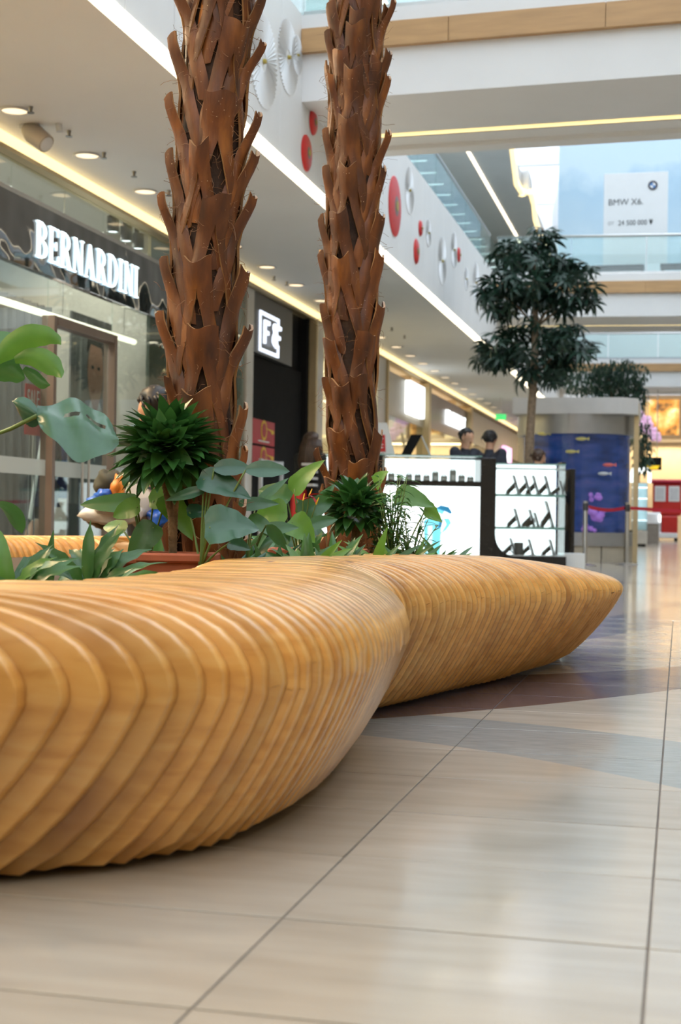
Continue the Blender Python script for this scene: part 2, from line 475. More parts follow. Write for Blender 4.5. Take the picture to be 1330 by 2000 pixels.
def sdist(Q):
    """distance from the foot line of the bench, positive outside"""
    A = CON; B = np.roll(CON, -1, axis=0); AB = B - A
    t = np.clip(((Q[:, None, :] - A[None]) * AB[None]).sum(-1) / (AB ** 2).sum(-1)[None], 0, 1)
    D = np.sqrt(((Q[:, None, :] - (A[None] + t[..., None] * AB[None])) ** 2).sum(-1)).min(1)
    x, y = Q[:, 0][:, None], Q[:, 1][:, None]
    c = ((A[:, 1][None] > y) != (B[:, 1][None] > y)) & (x < (B[:, 0] - A[:, 0])[None] * (y - A[:, 1][None]) / (B[:, 1] - A[:, 1] + 1e-12)[None] + A[:, 0][None])
    return np.where(c.sum(1) % 2 == 1, -D, D)
def sm(t): t = np.clip(t, 0, 1); return t * t * (3 - 2 * t)
def east(x): return sm((x + 1.7) / 0.7)
def d_max(x, y): return 0.185 + 0.10 * sm((y - 5.2) / 1.4) * east(x)
def z_top(x, y): return 0.520 - 0.088 * sm((y - 5.5) / 1.7) * east(x)
ZB, WID = 0.335, 0.50
def z_up(d, dm, zt):
    t = np.clip((d + 0.16) / (dm + 0.16), 0, 1)
    z = ZB + (zt - ZB) * (1 - t ** 2.6) ** (1 / 2.4)
    t2 = np.clip((-WID + 0.13 - d) / 0.13, 0, 1)
    return z - 0.20 * (1 - np.sqrt(np.maximum(0, 1 - t2 ** 2)))
def z_low(d, dm):
    t = np.clip(d / dm, 0, 1)
    return ZB * (1 - (1 - t ** 1.22) ** (1 / 1.22)) + 0.012
bench = thing('laminated_bench', 'large curved blond plywood bench ringing the planter, glossy and ribbed', 'bench', (-2.3, 5.0, 0))
PITCH_R = 0.045
nrib = 0
xs_f = np.arange(-4.8, 0.2, 0.006)
yy = 1.885
while yy < 8.9:
    yc = yy + PITCH_R / 2
    d = sdist(np.stack([xs_f, np.full_like(xs_f, yc)], 1))
    dm = d_max(xs_f, yc)
    ins = (d <= dm) & (d >= -WID)
    idx = np.flatnonzero(np.diff(np.concatenate([[0], ins.astype(int), [0]])))
    for a, b2 in zip(idx[::2], idx[1::2]):
        if b2 - a < 6: continue
        xa, xb = xs_f[a], xs_f[b2 - 1]
        n = 30
        s = 0.5 - 0.5 * np.cos(np.linspace(0, PI, n))
        s = 0.5 - 0.5 * np.cos(PI * s) if (xb - xa) < 1.5 else s
        X = xa + (xb - xa) * s
        dd = sdist(np.stack([X, np.full_like(X, yc)], 1)); dmm = d_max(X, yc)
        dd = np.clip(dd, -WID, dmm)
        jit = random.uniform(-0.0015, 0.0015)
        up = z_up(dd, dmm, z_top(X, yc) + jit); lo = z_low(dd, dmm)
        up = np.maximum(up, lo + 0.002)
        poly = [(X[i], up[i]) for i in range(n)] + [(X[i], lo[i]) for i in range(n - 1, -1, -1)]
        if abs(up[-1] - lo[-1]) < 0.004: poly.pop(n)
        if abs(up[0] - lo[0]) < 0.004: poly.pop()
        # inset copy for the rounded arris
        P = np.array(poly); N = len(P)
        nx = np.roll(P, -1, 0) - np.roll(P, 1, 0)
        nl = np.maximum(np.sqrt((nx ** 2).sum(1)), 1e-9)
        nor = np.stack([-nx[:, 1], nx[:, 0]], 1) / nl[:, None]     # polygon runs clockwise: this points outwards
        c1 = 0.0034
        I = P - nor * c1
        rib = MB()
        loops = [(I, yy), (P - nor * 0.0012, yy + 0.0016), (P, yy + c1), (P, yy + PITCH_R - c1), (P - nor * 0.0012, yy + PITCH_R - 0.0016), (I, yy + PITCH_R - 0.0006)]
        vs = [(p[0], y, p[1]) for (Q, y) in loops for p in Q]
        fs = [tuple(range(N)), tuple((5 * N) + k for k in range(N - 1, -1, -1))]
        for l in range(5):
            for k in range(N):
                k2 = (k + 1) % N
                fs.append((l * N + k2, l * N + k, (l + 1) * N + k, (l + 1) * N + k2))
        rib.add(vs, fs)
        rib.build('plywood_rib', 'plywood', parent=bench, smooth=True, angle=50)
        nrib += 1
    yy += PITCH_R
print('ribs', nrib)
# planter soil inside the bench
so = MB()
inner = [(p[0], p[1]) for p in CON]
cxy = np.array([-2.3, 5.2])
mat('soil', (0.055, 0.035, 0.022), 0.9, var=0.4, scale=25, bump=0.6)
_t = np.roll(CON, -1, 0) - np.roll(CON, 1, 0); _n = np.stack([-_t[:, 1], _t[:, 0]], 1) / np.linalg.norm(_t, axis=1)[:, None]
if sdist(CON[:1] + _n[:1] * 0.1)[0] > 0: _n = -_n
sv = [(-2.3, 5.2, 0.41)] + [(p[0], p[1], 0.40) for p in CON + _n * 0.475]
so.add(sv, [(0, i, i % len(inner) + 1) for i in range(1, len(inner) + 1)])
so.v = so.v
so.build('planter_soil', 'soil', label='dark soil bed inside the ring of the bench', cat='soil', kind='stuff')

# ------------------------------------------------------------------ building shell
XF, XS, ZC, ZF = -3.5, -5.5, 3.78, 5.34       # edge of the gallery, shop fronts, soffit, upper floor
Y0, Y1 = -16.0, 60.0
# walkway soffit (left and right)
struct(MB().box(XS - 3.6, XF - 0.05, Y0, Y1, ZC, ZC + 0.25).build('ceiling', 'ceiling_paint'))
struct(MB().box(-XF, -XS + 0.2, Y0, Y1, 5.45, 5.7).build('ceiling_right', 'ceiling_paint'))
struct(MB().box(XF, -XF, Y0, 0.6, 4.6, 4.9).build('added_shade_cover', 'ceiling_paint'))  # unseen cover added over the camera end to darken front-facing surfaces
# gallery fascia on the left: white panels with open joints
fas = MB(); fas.box(XF - 0.25, XF - 0.02, Y0, Y1, ZC + 0.02, ZF)
fas = struct(fas.build('wall_gallery', 'joint', origin=(XF, 0, ZC)))
pan = None
y = Y0
while y < Y1 - 0.01:
    w = 0.9 if 4 <= y < 44 else (20.0 if y < 0 else 16.0)
    w = min(w, Y1 - y) if not (y < 4) else min(w, 4 - y)
    if w == 0.9 and pan is not None:
        c = pan.copy(); COL.objects.link(c); c.location = (pan.location[0], pan.location[1] + (y - pany), pan.location[2])
    else:
        p = MB().box(XF - 0.02, XF, y + 0.006, y + w - 0.006, ZC + 0.10, ZF, 0.003).build('fascia_panel', 'white_paint', parent=fas)
        if w == 0.9: pan, pany = p, y
    y += w
struct(MB().box(-XF, -XF + 0.25, Y0, Y1, 5.54, 6.6).build('wall_gallery_right', 'white_paint'))
# light strip along the lower edge of the gallery, cove strip over the shop fronts
tr = MB().box(XF - 0.05, XF + 0.012, Y0, Y1, ZC + 0.005, ZC + 0.088).build('trim_1', 'led_warm'); struct(tr)
tr = MB().box(-XF - 0.012, -XF + 0.05, Y0, Y1, 5.455, 5.54).build('trim_2', 'led_warm'); struct(tr)
tr = MB().box(XS, XS + 0.07, Y0, Y1, ZC - 0.115, ZC).build('trim_3', 'led_gold'); struct(tr)
tr = MB().box(XS - 0.05, XS + 0.10, Y0, Y1, ZC - 0.15, ZC - 0.115).build('trim_4', 'brass'); struct(tr)
tr = MB().box(-XS - 0.07, -XS, Y0, Y1, 5.33, 5.45).build('trim_5', 'led_gold'); struct(tr)

# upper floor behind the gallery
up = MB()
up.box(XS - 3.0, XF - 0.25, Y0, Y1, ZF - 0.16, ZF - 0.02)
struct(up.build('floor_upper', 'ceiling_paint'))
struct(MB().box(XS - 3.0, -4.7, Y0, Y1, 8.86, 9.2).build('ceiling_upper', 'ceiling_paint'))
struct(MB().box(-4.76, -4.69, Y0, 44, 8.85, 8.93).build('trim_6', 'led_warm'))
struct(MB().box(XS - 3.2, XS - 3.0, Y0, Y1, -0.02, 9.2).build('wall_left', 'white_paint'))
struct(MB().box(-XS, -XS + 0.2, Y0, Y1, -0.02, 9.2).build('wall_right', 'warm_wall'))
struct(MB().box(-9, 9, Y0 - 0.2, Y0, -0.02, 12).build('wall_near', 'warm_wall'))
glz = MB(); gy = 2.0; k = 0
w2 = struct(MB().box(XS - 0.02, XS + 0.04, Y0, Y1, ZF - 0.02, ZF + 0.10).build('window_9', 'steel'))
pn = MB().box(XS, XS + 0.012, 0.01, 2.99, ZF + 0.10, 8.8)
pane0 = None
for gy in range(2, 59, 3):
    if pane0 is None:
        pn = MB().box(XS, XS + 0.012, gy + 0.01, gy + 2.97, ZF + 0.10, 8.86); pane0 = pn.build('pane', 'rail_glass', parent=w2); p0y = gy
    else:
        c = pane0.copy(); COL.objects.link(c); c.location = (pane0.location[0], pane0.location[1] + gy - p0y, pane0.location[2])
# lamps in the upper shops: rows of light tubes seen through the glass
tube0 = None
for gy in np.arange(3.05, 46, 1.15):
    if tube0 is None:
        t = thing('light_line', 'slim white tube lamp in the upper shops, first from the near end', 'lamp', (XS - 1.2, gy, 8.6), 'tube lamps in the upper shops')
        MB().box(XS - 2.2, XS - 0.2, gy - 0.04, gy + 0.04, 8.80, 8.86).build('housing', 'steel', parent=t)
        MB().box(XS - 2.18, XS - 0.22, gy - 0.035, gy + 0.035, 8.78, 8.80).build('tube', 'led_white', parent=t)
        tube0 = t; ty0 = gy
    else: copy_to(tube0, (0, gy - ty0, 0), label='slim white tube lamp in the upper shops, %s from the near end' % ordinal(round((gy - ty0) / 1.15)))
# balustrade of the gallery
def balustrade(name, a, b, z0, z1, step, label):
    a, b = Vector(a), Vector(b); n = max(1, round((b - a).length / step)); dv = (b - a) / n
    t = thing(name, label, 'railing', (*((a + b) / 2).xy, z0))
    dirn = (b - a).normalized(); nrm = Vector((-dirn.y, dirn.x, 0)) * 0.008
    for i in range(n):
        p, q = a + dv * i + dirn * 0.012, a + dv * (i + 1) - dirn * 0.012
        m = MB(); m.prism([(p + nrm).xy, (q + nrm).xy, (q - nrm).xy, (p - nrm).xy], 'z', z0, z1)
        m.build('glass_pane', 'rail_glass', parent=t)
    MB().tube([(a.x, a.y, z1 + 0.03), (b.x, b.y, z1 + 0.03)], 0.028, 8).build('handrail', 'steel', parent=t, smooth=True)
    MB().prism([(a + nrm * 4).xy, (b + nrm * 4).xy, (b - nrm * 4).xy, (a - nrm * 4).xy], 'z', z0, z0 + 0.05).build('base_channel', 'steel', parent=t)
    return t
balustrade('glass_railing', (XF - 0.12, -2, 0), (XF - 0.12, 27, 0), ZF, ZF + 0.72, 1.5, 'long clear glass railing on top of the white gallery fascia')

# bridges across the hall
def bridge(idx, yl, yr, desc):
    def Y(x): return yl + (yr - yl) * (x - XF) / (0 - XF)
    xl, xr = XF, -XF
    def slab(z0, z1, o0, o1):
        m = MB(); m.prism([(xl, Y(xl) + o0), (xr, Y(xr) + o0), (xr, Y(xr) + o1), (xl, Y(xl) + o1)], 'z', z0, z1); return m
    struct(slab(4.54, 5.2, 0.0, 1.25).build('wall_bridge_%d' % idx, 'white_paint'))
    struct(slab(4.66, 5.2, 1.25, 1.75).build('ceiling_bridge_%d' % idx, 'ceiling_paint'))
    struct(slab(4.50, 5.2, 1.75, 1.98).build('wall_bridge_back_%d' % idx, 'ceiling_paint'))
    struct(slab(4.56, 4.64, 1.70, 1.75).build('trim_bridge_light_%d' % idx, 'led_gold'))
    struct(slab(4.545, 4.56, 1.45, 1.75).build('trim_bridge_shelf_%d' % idx, 'ceiling_paint'))
    struct(slab(5.2, 5.34, -0.03, 1.98).build('floor_bridge_%d' % idx, 'white_paint'))
    wb = struct(slab(4.98, 5.2, -0.05, 0.0).build('trim_bridge_wood_%d' % idx, 'wood_trim'))
    n = 5; 
    for i in range(n):
        a, b = xl + (xr - xl) * i / n + 0.004, xl + (xr - xl) * (i + 1) / n - 0.004
        m = MB(); m.prism([(a, Y(a) - 0.07), (b, Y(b) - 0.07), (b, Y(b) - 0.05), (a, Y(a) - 0.05)], 'z', 4.98, 5.2)
        m.build('wood_panel', 'wood_trim', parent=wb)
    balustrade('bridge_railing', (xl, Y(xl) + 0.05, 0), (xr, Y(xr) + 0.05, 0), 5.34, 6.05, 1.4, 'glass railing on the ' + desc)
bridge(1, 12.82, 12.62, 'nearest bridge, cut off by the top of the picture')
bridge(2, 27.2, 27.4, 'second bridge in front of the blue mountain print')
bridge(3, 41.5, 41.7, 'farthest bridge above the round aquarium')

# skylight beams over the hall
for i, gy in enumerate(range(-12, 62, 6)):
    struct(MB().box(-6, 6, gy - 0.12, gy + 0.12, 12.6, 13.0).build('trim_%d' % (20 + i), 'white_paint'))
struct(MB().box(-6.2, -5.8, Y0, Y1, 8.9, 13.0).build('wall_clerestory_left', 'white_paint'))
struct(MB().box(5.5, 5.9, Y0, Y1, 8.9, 13.0).build('wall_clerestory_right', 'white_paint'))

# white wavy soffit with light cove on the upper level, behind the first bridge
wav = [onz(px, py, 8.86) for px, py in ((985, 250), (995, 290), (1000, 330), (1004, 362), (1018, 384), (1032, 380), (1038, 400), (1041, 430), (1048, 455), (1060, 482), (1075, 525))]
m = MB(); pts = [(p.x, p.y) for p in wav]
m.prism([(-5.2, pts[0][1])] + pts + [(-5.2, pts[-1][1])], 'z', 8.87, 9.5)
struct(m.build('ceiling_wavy', 'white_paint'))
m = MB()
for a, b in zip(wav[:-1], wav[1:]):
    d = (b - a); nn = Vector((d.y, -d.x, 0)).normalized() * 0.10
    m.prism([(a.x, a.y), (b.x, b.y), (b.x + nn.x, b.y + nn.y), (a.x + nn.x, a.y + nn.y)], 'z', 8.86, 9.0)
struct(m.build('trim_wavy_light', 'led_gold'))
# curved white bulkhead right of the wavy cove
m = MB(); rows = []
for i in range(13):
    t = i / 12; p = ony(1080 + 30 * math.sin(t * PI / 2), 300, 32.3 + 18 * (1 - t))
    rows.append([(p.x, p.y, 5.34), (p.x, p.y, 11.5)])
m.grid(rows)
struct(m.build('wall_bulkhead', 'white_paint', smooth=True))

# big blue mountain print on the wall behind the second bridge (flat print)
def print_mat():
    m, nt, b = new_mat('mountain_print'); L = nt.links.new
    tc = nd(nt, 'ShaderNodeTexCoord'); sep = nd(nt, 'ShaderNodeSeparateXYZ'); L(tc.outputs['Object'], sep.inputs[0])
    n = nd(nt, 'ShaderNodeTexNoise', i_Scale=0.9, i_Detail=7.0); L(tc.outputs['Object'], n.inputs['Vector'])
    ad = nd(nt, 'ShaderNodeMath', operation='MULTIPLY_ADD'); ad.inputs[1].default_value = 2.2; L(n.outputs[0], ad.inputs[0]); L(sep.outputs[2], ad.inputs[2])
    mr = nd(nt, 'ShaderNodeMapRange'); mr.inputs[2].default_value = 6.5; L(ad.outputs[0], mr.inputs[0])
    r = ramp(nt, [(0.0, (0.38, 0.44, 0.50)), (0.26, (0.64, 0.77, 0.86)), (0.42, (0.50, 0.66, 0.78)), (0.58, (0.42, 0.60, 0.75)), (0.64, (0.60, 0.75, 0.86)), (1.0, (0.54, 0.71, 0.85))], mr.outputs[0])
    L(r.outputs[0], b.inputs['Base Color']); b.inputs['Roughness'].default_value = 0.4
print_mat()
MB().box(-2.75, 3.4, 31.9, 31.96, 5.36, 11.6).build('mountain_mural', 'mountain_print', label='huge pale blue mountain print behind the second bridge', cat='mural')
# end of the hall
struct(MB().box(-9, 9, 58.0, 58.3, 4.0, 22).build('wall_far', 'white_paint'))
struct(MB().box(-9, 9, 59.8, 60.0, -0.02, 4.0).build('wall_far_shop', 'warm_wall'))
struct(MB().box(-9, 9, 58.0, 60.0, 3.95, 4.0).build('ceiling_far', 'ceiling_paint'))
struct(MB().box(-9, 9, 57.9, 58.0, 4.0, 4.12).build('trim_far_light', 'led_gold'))
area_light('far_shop_light', (-0.5, 58.9, 3.8), 4.0, 1.4, 160, (1.0, 0.75, 0.42))

# ------------------------------------------------------------------ shop fronts on the left
def front(idx, ya, yb, ztop, panes, z0=0.05):
    w = struct(MB().box(XS - 0.04, XS + 0.02, ya, yb, 0.0, z0).build('window_%d' % idx, 'steel'))
    step = (yb - ya) / panes
    for i in range(panes):
        MB().box(XS - 0.012, XS, ya + i * step + 0.008, ya + (i + 1) * step - 0.008, z0, ztop).build('pane', 'shop_glass', parent=w)
    return w
def pillar(idx, ya, yb, mt, xo=0.12):
    return struct(MB().box(XS - 0.35, XS + xo, ya, yb, 0, ZC - 0.15, 0.01).build('wall_pillar_%d' % idx, mt))
mat('pale_stone', (0.60, 0.57, 0.52), 0.25, var=0.06, scale=3)
mat('taupe', (0.17, 0.125, 0.10), 0.4, var=0.05)
# shop A (tailor's), beside the camera to the first pillar
front(1, -10.0, 9.0, ZC - 0.15, 8)
front(2, 9.0, 11.70, 2.76, 2)
front(3, 13.16, 14.85, 2.76, 1)
front(4, 14.85, 17.75, ZC - 0.15, 2)
tw = struct(MB().box(XS - 0.03, XS + 0.02, 9.0, 14.85, 3.34, 3.38).build('window_5', 'steel'))
for i in range(3):
    MB().box(XS - 0.012, XS, 9.0 + i * 1.95 + 0.008, 9.0 + (i + 1) * 1.95 - 0.008, 3.38, ZC - 0.15).build('pane', 'shop_glass', parent=tw)
# glass door with brown header and posts
dr = struct(MB().box(XS - 0.06, XS + 0.06, 11.70, 11.76, 0, 2.42).box(XS - 0.06, XS + 0.06, 13.10, 13.16, 0, 2.42).box(XS - 0.06, XS + 0.06, 11.78, 13.08, 2.34, 2.42).build('door_1', 'taupe'))
for i in range(2):
    a = 11.79 + i * 0.645
    lf = MB().box(XS - 0.012, XS, a, a + 0.635, 0.03, 2.33).build('door_leaf', 'shop_glass', parent=dr)
    hy = a + (0.57 if i == 0 else 0.07)
    MB().tube([(XS + 0.06, hy, 0.75), (XS + 0.06, hy, 1.55)], 0.014, 8).build('handle', 'steel', parent=lf, smooth=True)
MB().box(XS - 0.012, XS, 11.70, 13.16, 2.43, 2.75).build('pane', 'shop_glass', parent=dr)
# frosted safety band on the glass
mat('film', (0.62, 0.68, 0.64), 0.5, var=0.05)
for k, (ya, yb) in enumerate(((9.05, 11.68), (11.80, 13.06), (13.2, 14.8))):
    MB().box(XS + 0.001, XS + 0.003, ya, yb, 0.99, 1.13).build('window_%d' % (20 + k), 'frosted')['kind'] = 'structure'

# mirror-black sign board with raised lit letters
def mirror_board():
    m, nt, b = new_mat('mirror_board'); L = nt.links.new
    b.inputs['Base Color'].default_value = (0.035, 0.037, 0.042, 1); b.inputs['Roughness'].default_value = 0.06; b.inputs['Specular IOR Level'].default_value = 1.0
    b.inputs['Coat Weight'].default_value = 0.8; b.inputs['Coat Roughness'].default_value = 0.03
    tc = nd(nt, 'ShaderNodeTexCoord'); n = nd(nt, 'ShaderNodeTexNoise', i_Scale=2.2, i_Detail=1.0); L(tc.outputs['Object'], n.inputs['Vector'])
    bp = nd(nt, 'ShaderNodeBump', i_Strength=0.7, i_Distance=0.05); L(n.outputs[0], bp.inputs['Height'])
    L(bp.outputs[0], b.inputs['Coat Normal']); L(bp.outputs[0], b.inputs['Normal'])
mirror_board()
sgn = thing('shop_sign', 'glowing white serif letters BERNARDINI on a mirror-black board', 'sign', (XS + 0.02, 11.9, 2.76))
MB().box(XS - 0.05, XS + 0.03, 9.0, 14.84, 2.76, 3.34, 0.004).build('board', 'mirror_board', parent=sgn)
def serif(ch):
    """heavy condensed roman capitals as rectangles and thick arcs in a unit cell, (polygons, advance)"""
    P = []
    def R(x0, x1, z0, z1): P.append([(x0, z0), (x1, z0), (x1, z1), (x0, z1)])
    def Q(*p): P.append(list(p))
    def bowl(x0, x1, z0, z1, th, tv):
        n = 12; cz = (z0 + z1) / 2
        o = [(x0 + (x1 - x0) * math.sin(PI * i / n) ** 0.8, cz - math.cos(PI * i / n) * (z1 - z0) / 2) for i in range(n + 1)]
        q = [(x0 + (x1 - th - x0) * math.sin(PI * i / n) ** 0.8, cz - math.cos(PI * i / n) * ((z1 - z0) / 2 - tv)) for i in range(n + 1)]
        for i in range(n): P.append([o[i], o[i + 1], q[i + 1], q[i]])
    st = 0.145
    if ch in 'BDERI':
        R(0.06, 0.06 + st, 0, 1); R(0, 0.30, 0, 0.045); R(0, 0.30, 0.955, 1)
    if ch == 'B': bowl(0.2, 0.52, 0.5, 1, 0.135, 0.05); bowl(0.2, 0.57, 0, 0.53, 0.145, 0.05); w = 0.57
    if ch == 'D': bowl(0.2, 0.64, 0, 1, 0.15, 0.05); w = 0.64
    if ch == 'I': w = 0.30
    if ch == 'E':
        R(0.2, 0.52, 0, 0.06); R(0.2, 0.50, 0.94, 1); R(0.2, 0.42, 0.47, 0.53)
        Q((0.46, 0), (0.54, 0), (0.54, 0.24), (0.50, 0.24)); Q((0.46, 1), (0.52, 1), (0.52, 0.78), (0.48, 0.78)); R(0.38, 0.43, 0.38, 0.62); w = 0.54
    if ch == 'R':
        bowl(0.2, 0.54, 0.48, 1, 0.14, 0.05); Q((0.26, 0.5), (0.42, 0.5), (0.62, 0.0), (0.44, 0.0)); R(0.44, 0.66, 0, 0.045); w = 0.64
    if ch == 'N':
        R(0.07, 0.13, 0, 1); R(0, 0.2, 0, 0.045); R(0.50, 0.56, 0, 1); R(0.43, 0.64, 0.955, 1)
        Q((0.02, 1), (0.21, 1), (0.56, 0), (0.42, 0)); R(0.0, 0.2, 0.955, 1); w = 0.62
    if ch == 'A':
        Q((0.24, 1), (0.37, 1), (0.60, 0), (0.42, 0)); Q((0.24, 1), (0.30, 0.97), (0.12, 0), (0.06, 0)); R(0.15, 0.46, 0.30, 0.36)
        R(0, 0.2, 0, 0.045); R(0.36, 0.66, 0, 0.045); w = 0.64
    return P, w
word = 'BERNARDINI'
adv = [serif(c)[1] for c in word]
ly0, ly1, lz0, lz1 = 11.34, 13.72, 2.88, 3.195
gap = 0.075; tot = sum(adv) + gap * (len(word) - 1)
cy = 0.0
mat('letter_side', (0.72, 0.80, 0.84), 0.4, emit=(0.6, 0.85, 1.0), estr=0.8)
for c, a in zip(word, adv):
    m = MB()
    for poly in serif(c)[0]:
        pl = [(ly0 + (cy + px) / tot * (ly1 - ly0), lz0 + pz * (lz1 - lz0)) for px, pz in poly]
        m.cur = 1; m.prism(pl, 'x', XS + 0.03, XS + 0.048)
        m.cur = 0; m.prism(pl, 'x', XS + 0.048, XS + 0.051)
    m.build('letter', ['sign_white', 'letter_side'], parent=sgn)
    cy += a + gap

# interior of shop A: partitions, ceiling lamps, rails of clothes, poster, added reflection tube
struct(MB().box(XS - 3.0, XS - 0.3, 14.85, 14.95, 0, ZC).build('wall_partition', 'pale_stone'))
struct(MB().box(XS - 3.0, XS - 0.1, 17.55, 17.8, 0, ZC).build('wall_partition_2', 'pale_stone'))
mat('curtain', (0.20, 0.20, 0.205), 0.8, var=0.2, scale=3, stretch=(1, 8, 0.3))
mat('skin_print', (0.52, 0.28, 0.20), 0.6, var=0.06)
mat('suit_print', (0.14, 0.14, 0.15), 0.6, var=0.1)
mat('shirt_print', (0.72, 0.73, 0.74), 0.6, var=0.03)
mat('tan_print', (0.38, 0.17, 0.12), 0.6)
mat('hair_print', (0.03, 0.022, 0.02), 0.6)
# grey curtain with folds behind the door
m = MB(); rows = []
for i in range(61):
    yy_ = 12.5 + 2.2 * i / 60; xo = 0.05 * math.sin(i * 1.3)
    rows.append([(-6.9 + xo, yy_, 0.05), (-6.9 + xo, yy_, 2.95)])
m.grid(rows); m.build('curtain', 'curtain', smooth=True, label='grey pleated curtain behind the glass door of the tailor shop', cat='curtain')
# printed portrait panel of a man in a suit
def disc_poly(cy_, cz, ry, rz, n=20, sup=2.0):
    return [(cy_ + ry * math.copysign(abs(math.cos(2 * PI * i / n)) ** (2 / sup), math.cos(2 * PI * i / n)), cz + rz * math.copysign(abs(math.sin(2 * PI * i / n)) ** (2 / sup), math.sin(2 * PI * i / n))) for i in range(n)]
XPp = -6.05
c0 = onx(178, 760, XPp)
po = thing('portrait_poster', 'tall printed poster of a man in a grey suit behind the shop glass', 'poster', (XPp, c0.y, 0.05))
s = 0.0036 * 1.35
MB().box(XPp - 0.02, XPp, c0.y - 0.52, c0.y + 0.52, 0.05, 2.72).build('panel', 'curtain', parent=po)
fy_ = c0.y + 0.10
MB().prism(disc_poly(fy_, 2.16, 0.20, 0.36, 24), 'x', XPp, XPp + 0.004).build('face_print', 'skin_print', parent=po)
MB().prism([(fy_ - 0.22, 2.34), (fy_ - 0.19, 2.58), (fy_ - 0.05, 2.66), (fy_ + 0.12, 2.64), (fy_ + 0.22, 2.52), (fy_ + 0.22, 2.32), (fy_ + 0.16, 2.42), (fy_ - 0.14, 2.44)], 'x', XPp, XPp + 0.006).build('hair_print', 'hair_print', parent=po)
for s_ in (-1, 1):
    MB().prism(disc_poly(fy_ + s_ * 0.08, 2.20, 0.035, 0.02, 10), 'x', XPp, XPp + 0.006).build('eye_print', 'hair_print', parent=po)
MB().prism(disc_poly(fy_, 1.95, 0.07, 0.025, 10), 'x', XPp, XPp + 0.006).build('mouth_print', 'tan_print', parent=po)
MB().prism([(fy_ - 0.11, 1.55), (fy_ + 0.11, 1.55), (fy_ + 0.10, 1.95), (fy_ - 0.10, 1.95)], 'x', XPp, XPp + 0.002).build('neck_print', 'skin_print', parent=po)
MB().prism([(c0.y - 0.51, 0.06), (c0.y + 0.51, 0.06), (c0.y + 0.51, 1.45), (fy_ + 0.18, 1.78), (fy_, 1.25), (fy_ - 0.18, 1.78), (c0.y - 0.51, 1.5)], 'x', XPp, XPp + 0.004).build('jacket_print', 'suit_print', parent=po)
MB().prism([(fy_, 1.20), (fy_ + 0.17, 1.76), (fy_ + 0.11, 1.84), (fy_, 1.62), (fy_ - 0.11, 1.84), (fy_ - 0.17, 1.76)], 'x', XPp, XPp + 0.007).build('shirt_print', 'shirt_print', parent=po)
# glowing tube and cables added behind the shop glass for a reflected light line
mat('reflection_glow', (0.9, 0.88, 0.8), 0.5, emit=(1.0, 0.86, 0.66), estr=2.2)
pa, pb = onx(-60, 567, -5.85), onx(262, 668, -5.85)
t = thing('light_line', 'long warm glowing line in place of a reflection in the glass under the lit letters', 'lamp', (-5.85, (pa.y + pb.y) / 2, 2.5))
MB().tube([pa, pb], 0.032, 8).build('tube', 'reflection_glow', parent=t, smooth=True)
for q in (0.08, 0.5, 0.92):
    p = pa.lerp(pb, q); MB().tube([p, (p.x, p.y, ZC)], 0.004, 5).build('cable', 'steel', parent=t)
# clothes rails
GC = {'coat_black': (0.02, 0.02, 0.024), 'coat_navy': (0.03, 0.035, 0.075), 'coat_green': (0.03, 0.07, 0.06), 'coat_grey': (0.16, 0.16, 0.17), 'coat_blue': (0.05, 0.10, 0.50), 'coat_violet': (0.16, 0.11, 0.38), 'coat_camel': (0.34, 0.20, 0.12)}
for k, v in GC.items(): mat(k, v, 0.75, var=0.15, scale=8, bump=0.3, bscale=20)
def garment(mname, x, y, ztop, h, label, group, puff=False, w=0.30):
    t = thing('hanging_coat', label, 'coat', (x, y, ztop - h), group)
    rows = []
    nz = 14
    for i in range(nz + 1):
        f = i / nz; z = ztop - h * f
        hw = w * (0.20 + 0.30 * smooth01(f / 0.14)) * (1 + 0.12 * f)
        th = 0.09 + 0.04 * f
        if puff: th *= 1 + 0.22 * math.sin(i * 2.4); hw *= 1 + 0.03 * math.sin(i * 2.4)
        rows.append([(x + th * math.sin(a), y + hw * math.cos(a), z) for a in [2 * PI * k / 16 for k in range(17)]])
    MB().grid(rows).build('body', mname, parent=t, smooth=True)
    for s_ in (-1, 1):
        MB().tube([(x, y + s_ * w * 0.44, ztop - 0.10), (x + 0.02, y + s_ * w * 0.58, ztop - 0.34), (x + 0.05, y + s_ * w * 0.56, ztop - 0.62)], [0.07, 0.065, 0.05], 8).build('sleeve', mname, parent=t, smooth=True)
    MB().tube([(x, y - w * .4, ztop - 0.05), (x, y, ztop + 0.02), (x, y + w * .4, ztop - 0.05)], 0.012, 6).build('hanger', 'steel', parent=t)
    MB().tube([(x, y, ztop + 0.02), (x, y + 0.02, ztop + 0.10), (x, y, ztop + 0.13)], 0.004, 5).build('hook', 'steel', parent=t)
    return t
def rail(y0_, y1_, x, z, label):
    t = thing('clothes_rail', label, 'rail', (x, (y0_ + y1_) / 2, 0))
    MB().tube([(x, y0_ - 0.3, z), (x, y1_ + 0.3, z)], 0.014, 8).build('bar', 'steel', parent=t)
    for yy_ in (y0_ - 0.3, y1_ + 0.3): MB().tube([(x, yy_, 0), (x, yy_, z)], 0.014, 8).build('post', 'steel', parent=t)
rail(9.3, 11.5, -6.4, 1.86, 'steel clothes rail behind the red sale card')
rail(13.6, 14.45, -6.4, 1.80, 'steel clothes rail right of the printed portrait')
garment('coat_grey', -6.4, 11.25, 1.73, 1.0, 'grey short coat on the rail left of the glass door', 'coats on the left rail')
garment('coat_green', -6.4, 10.73, 1.73, 1.05, 'dark green coat on the rail behind the red sale card', 'coats on the left rail')
garment('coat_violet', -6.4, 10.2, 1.73, 0.9, 'violet coat on the rail near the left edge of the picture', 'coats on the left rail')
garment('coat_black', -6.4, 9.7, 1.73, 1.1, 'black coat at the left end of the rail', 'coats on the left rail')
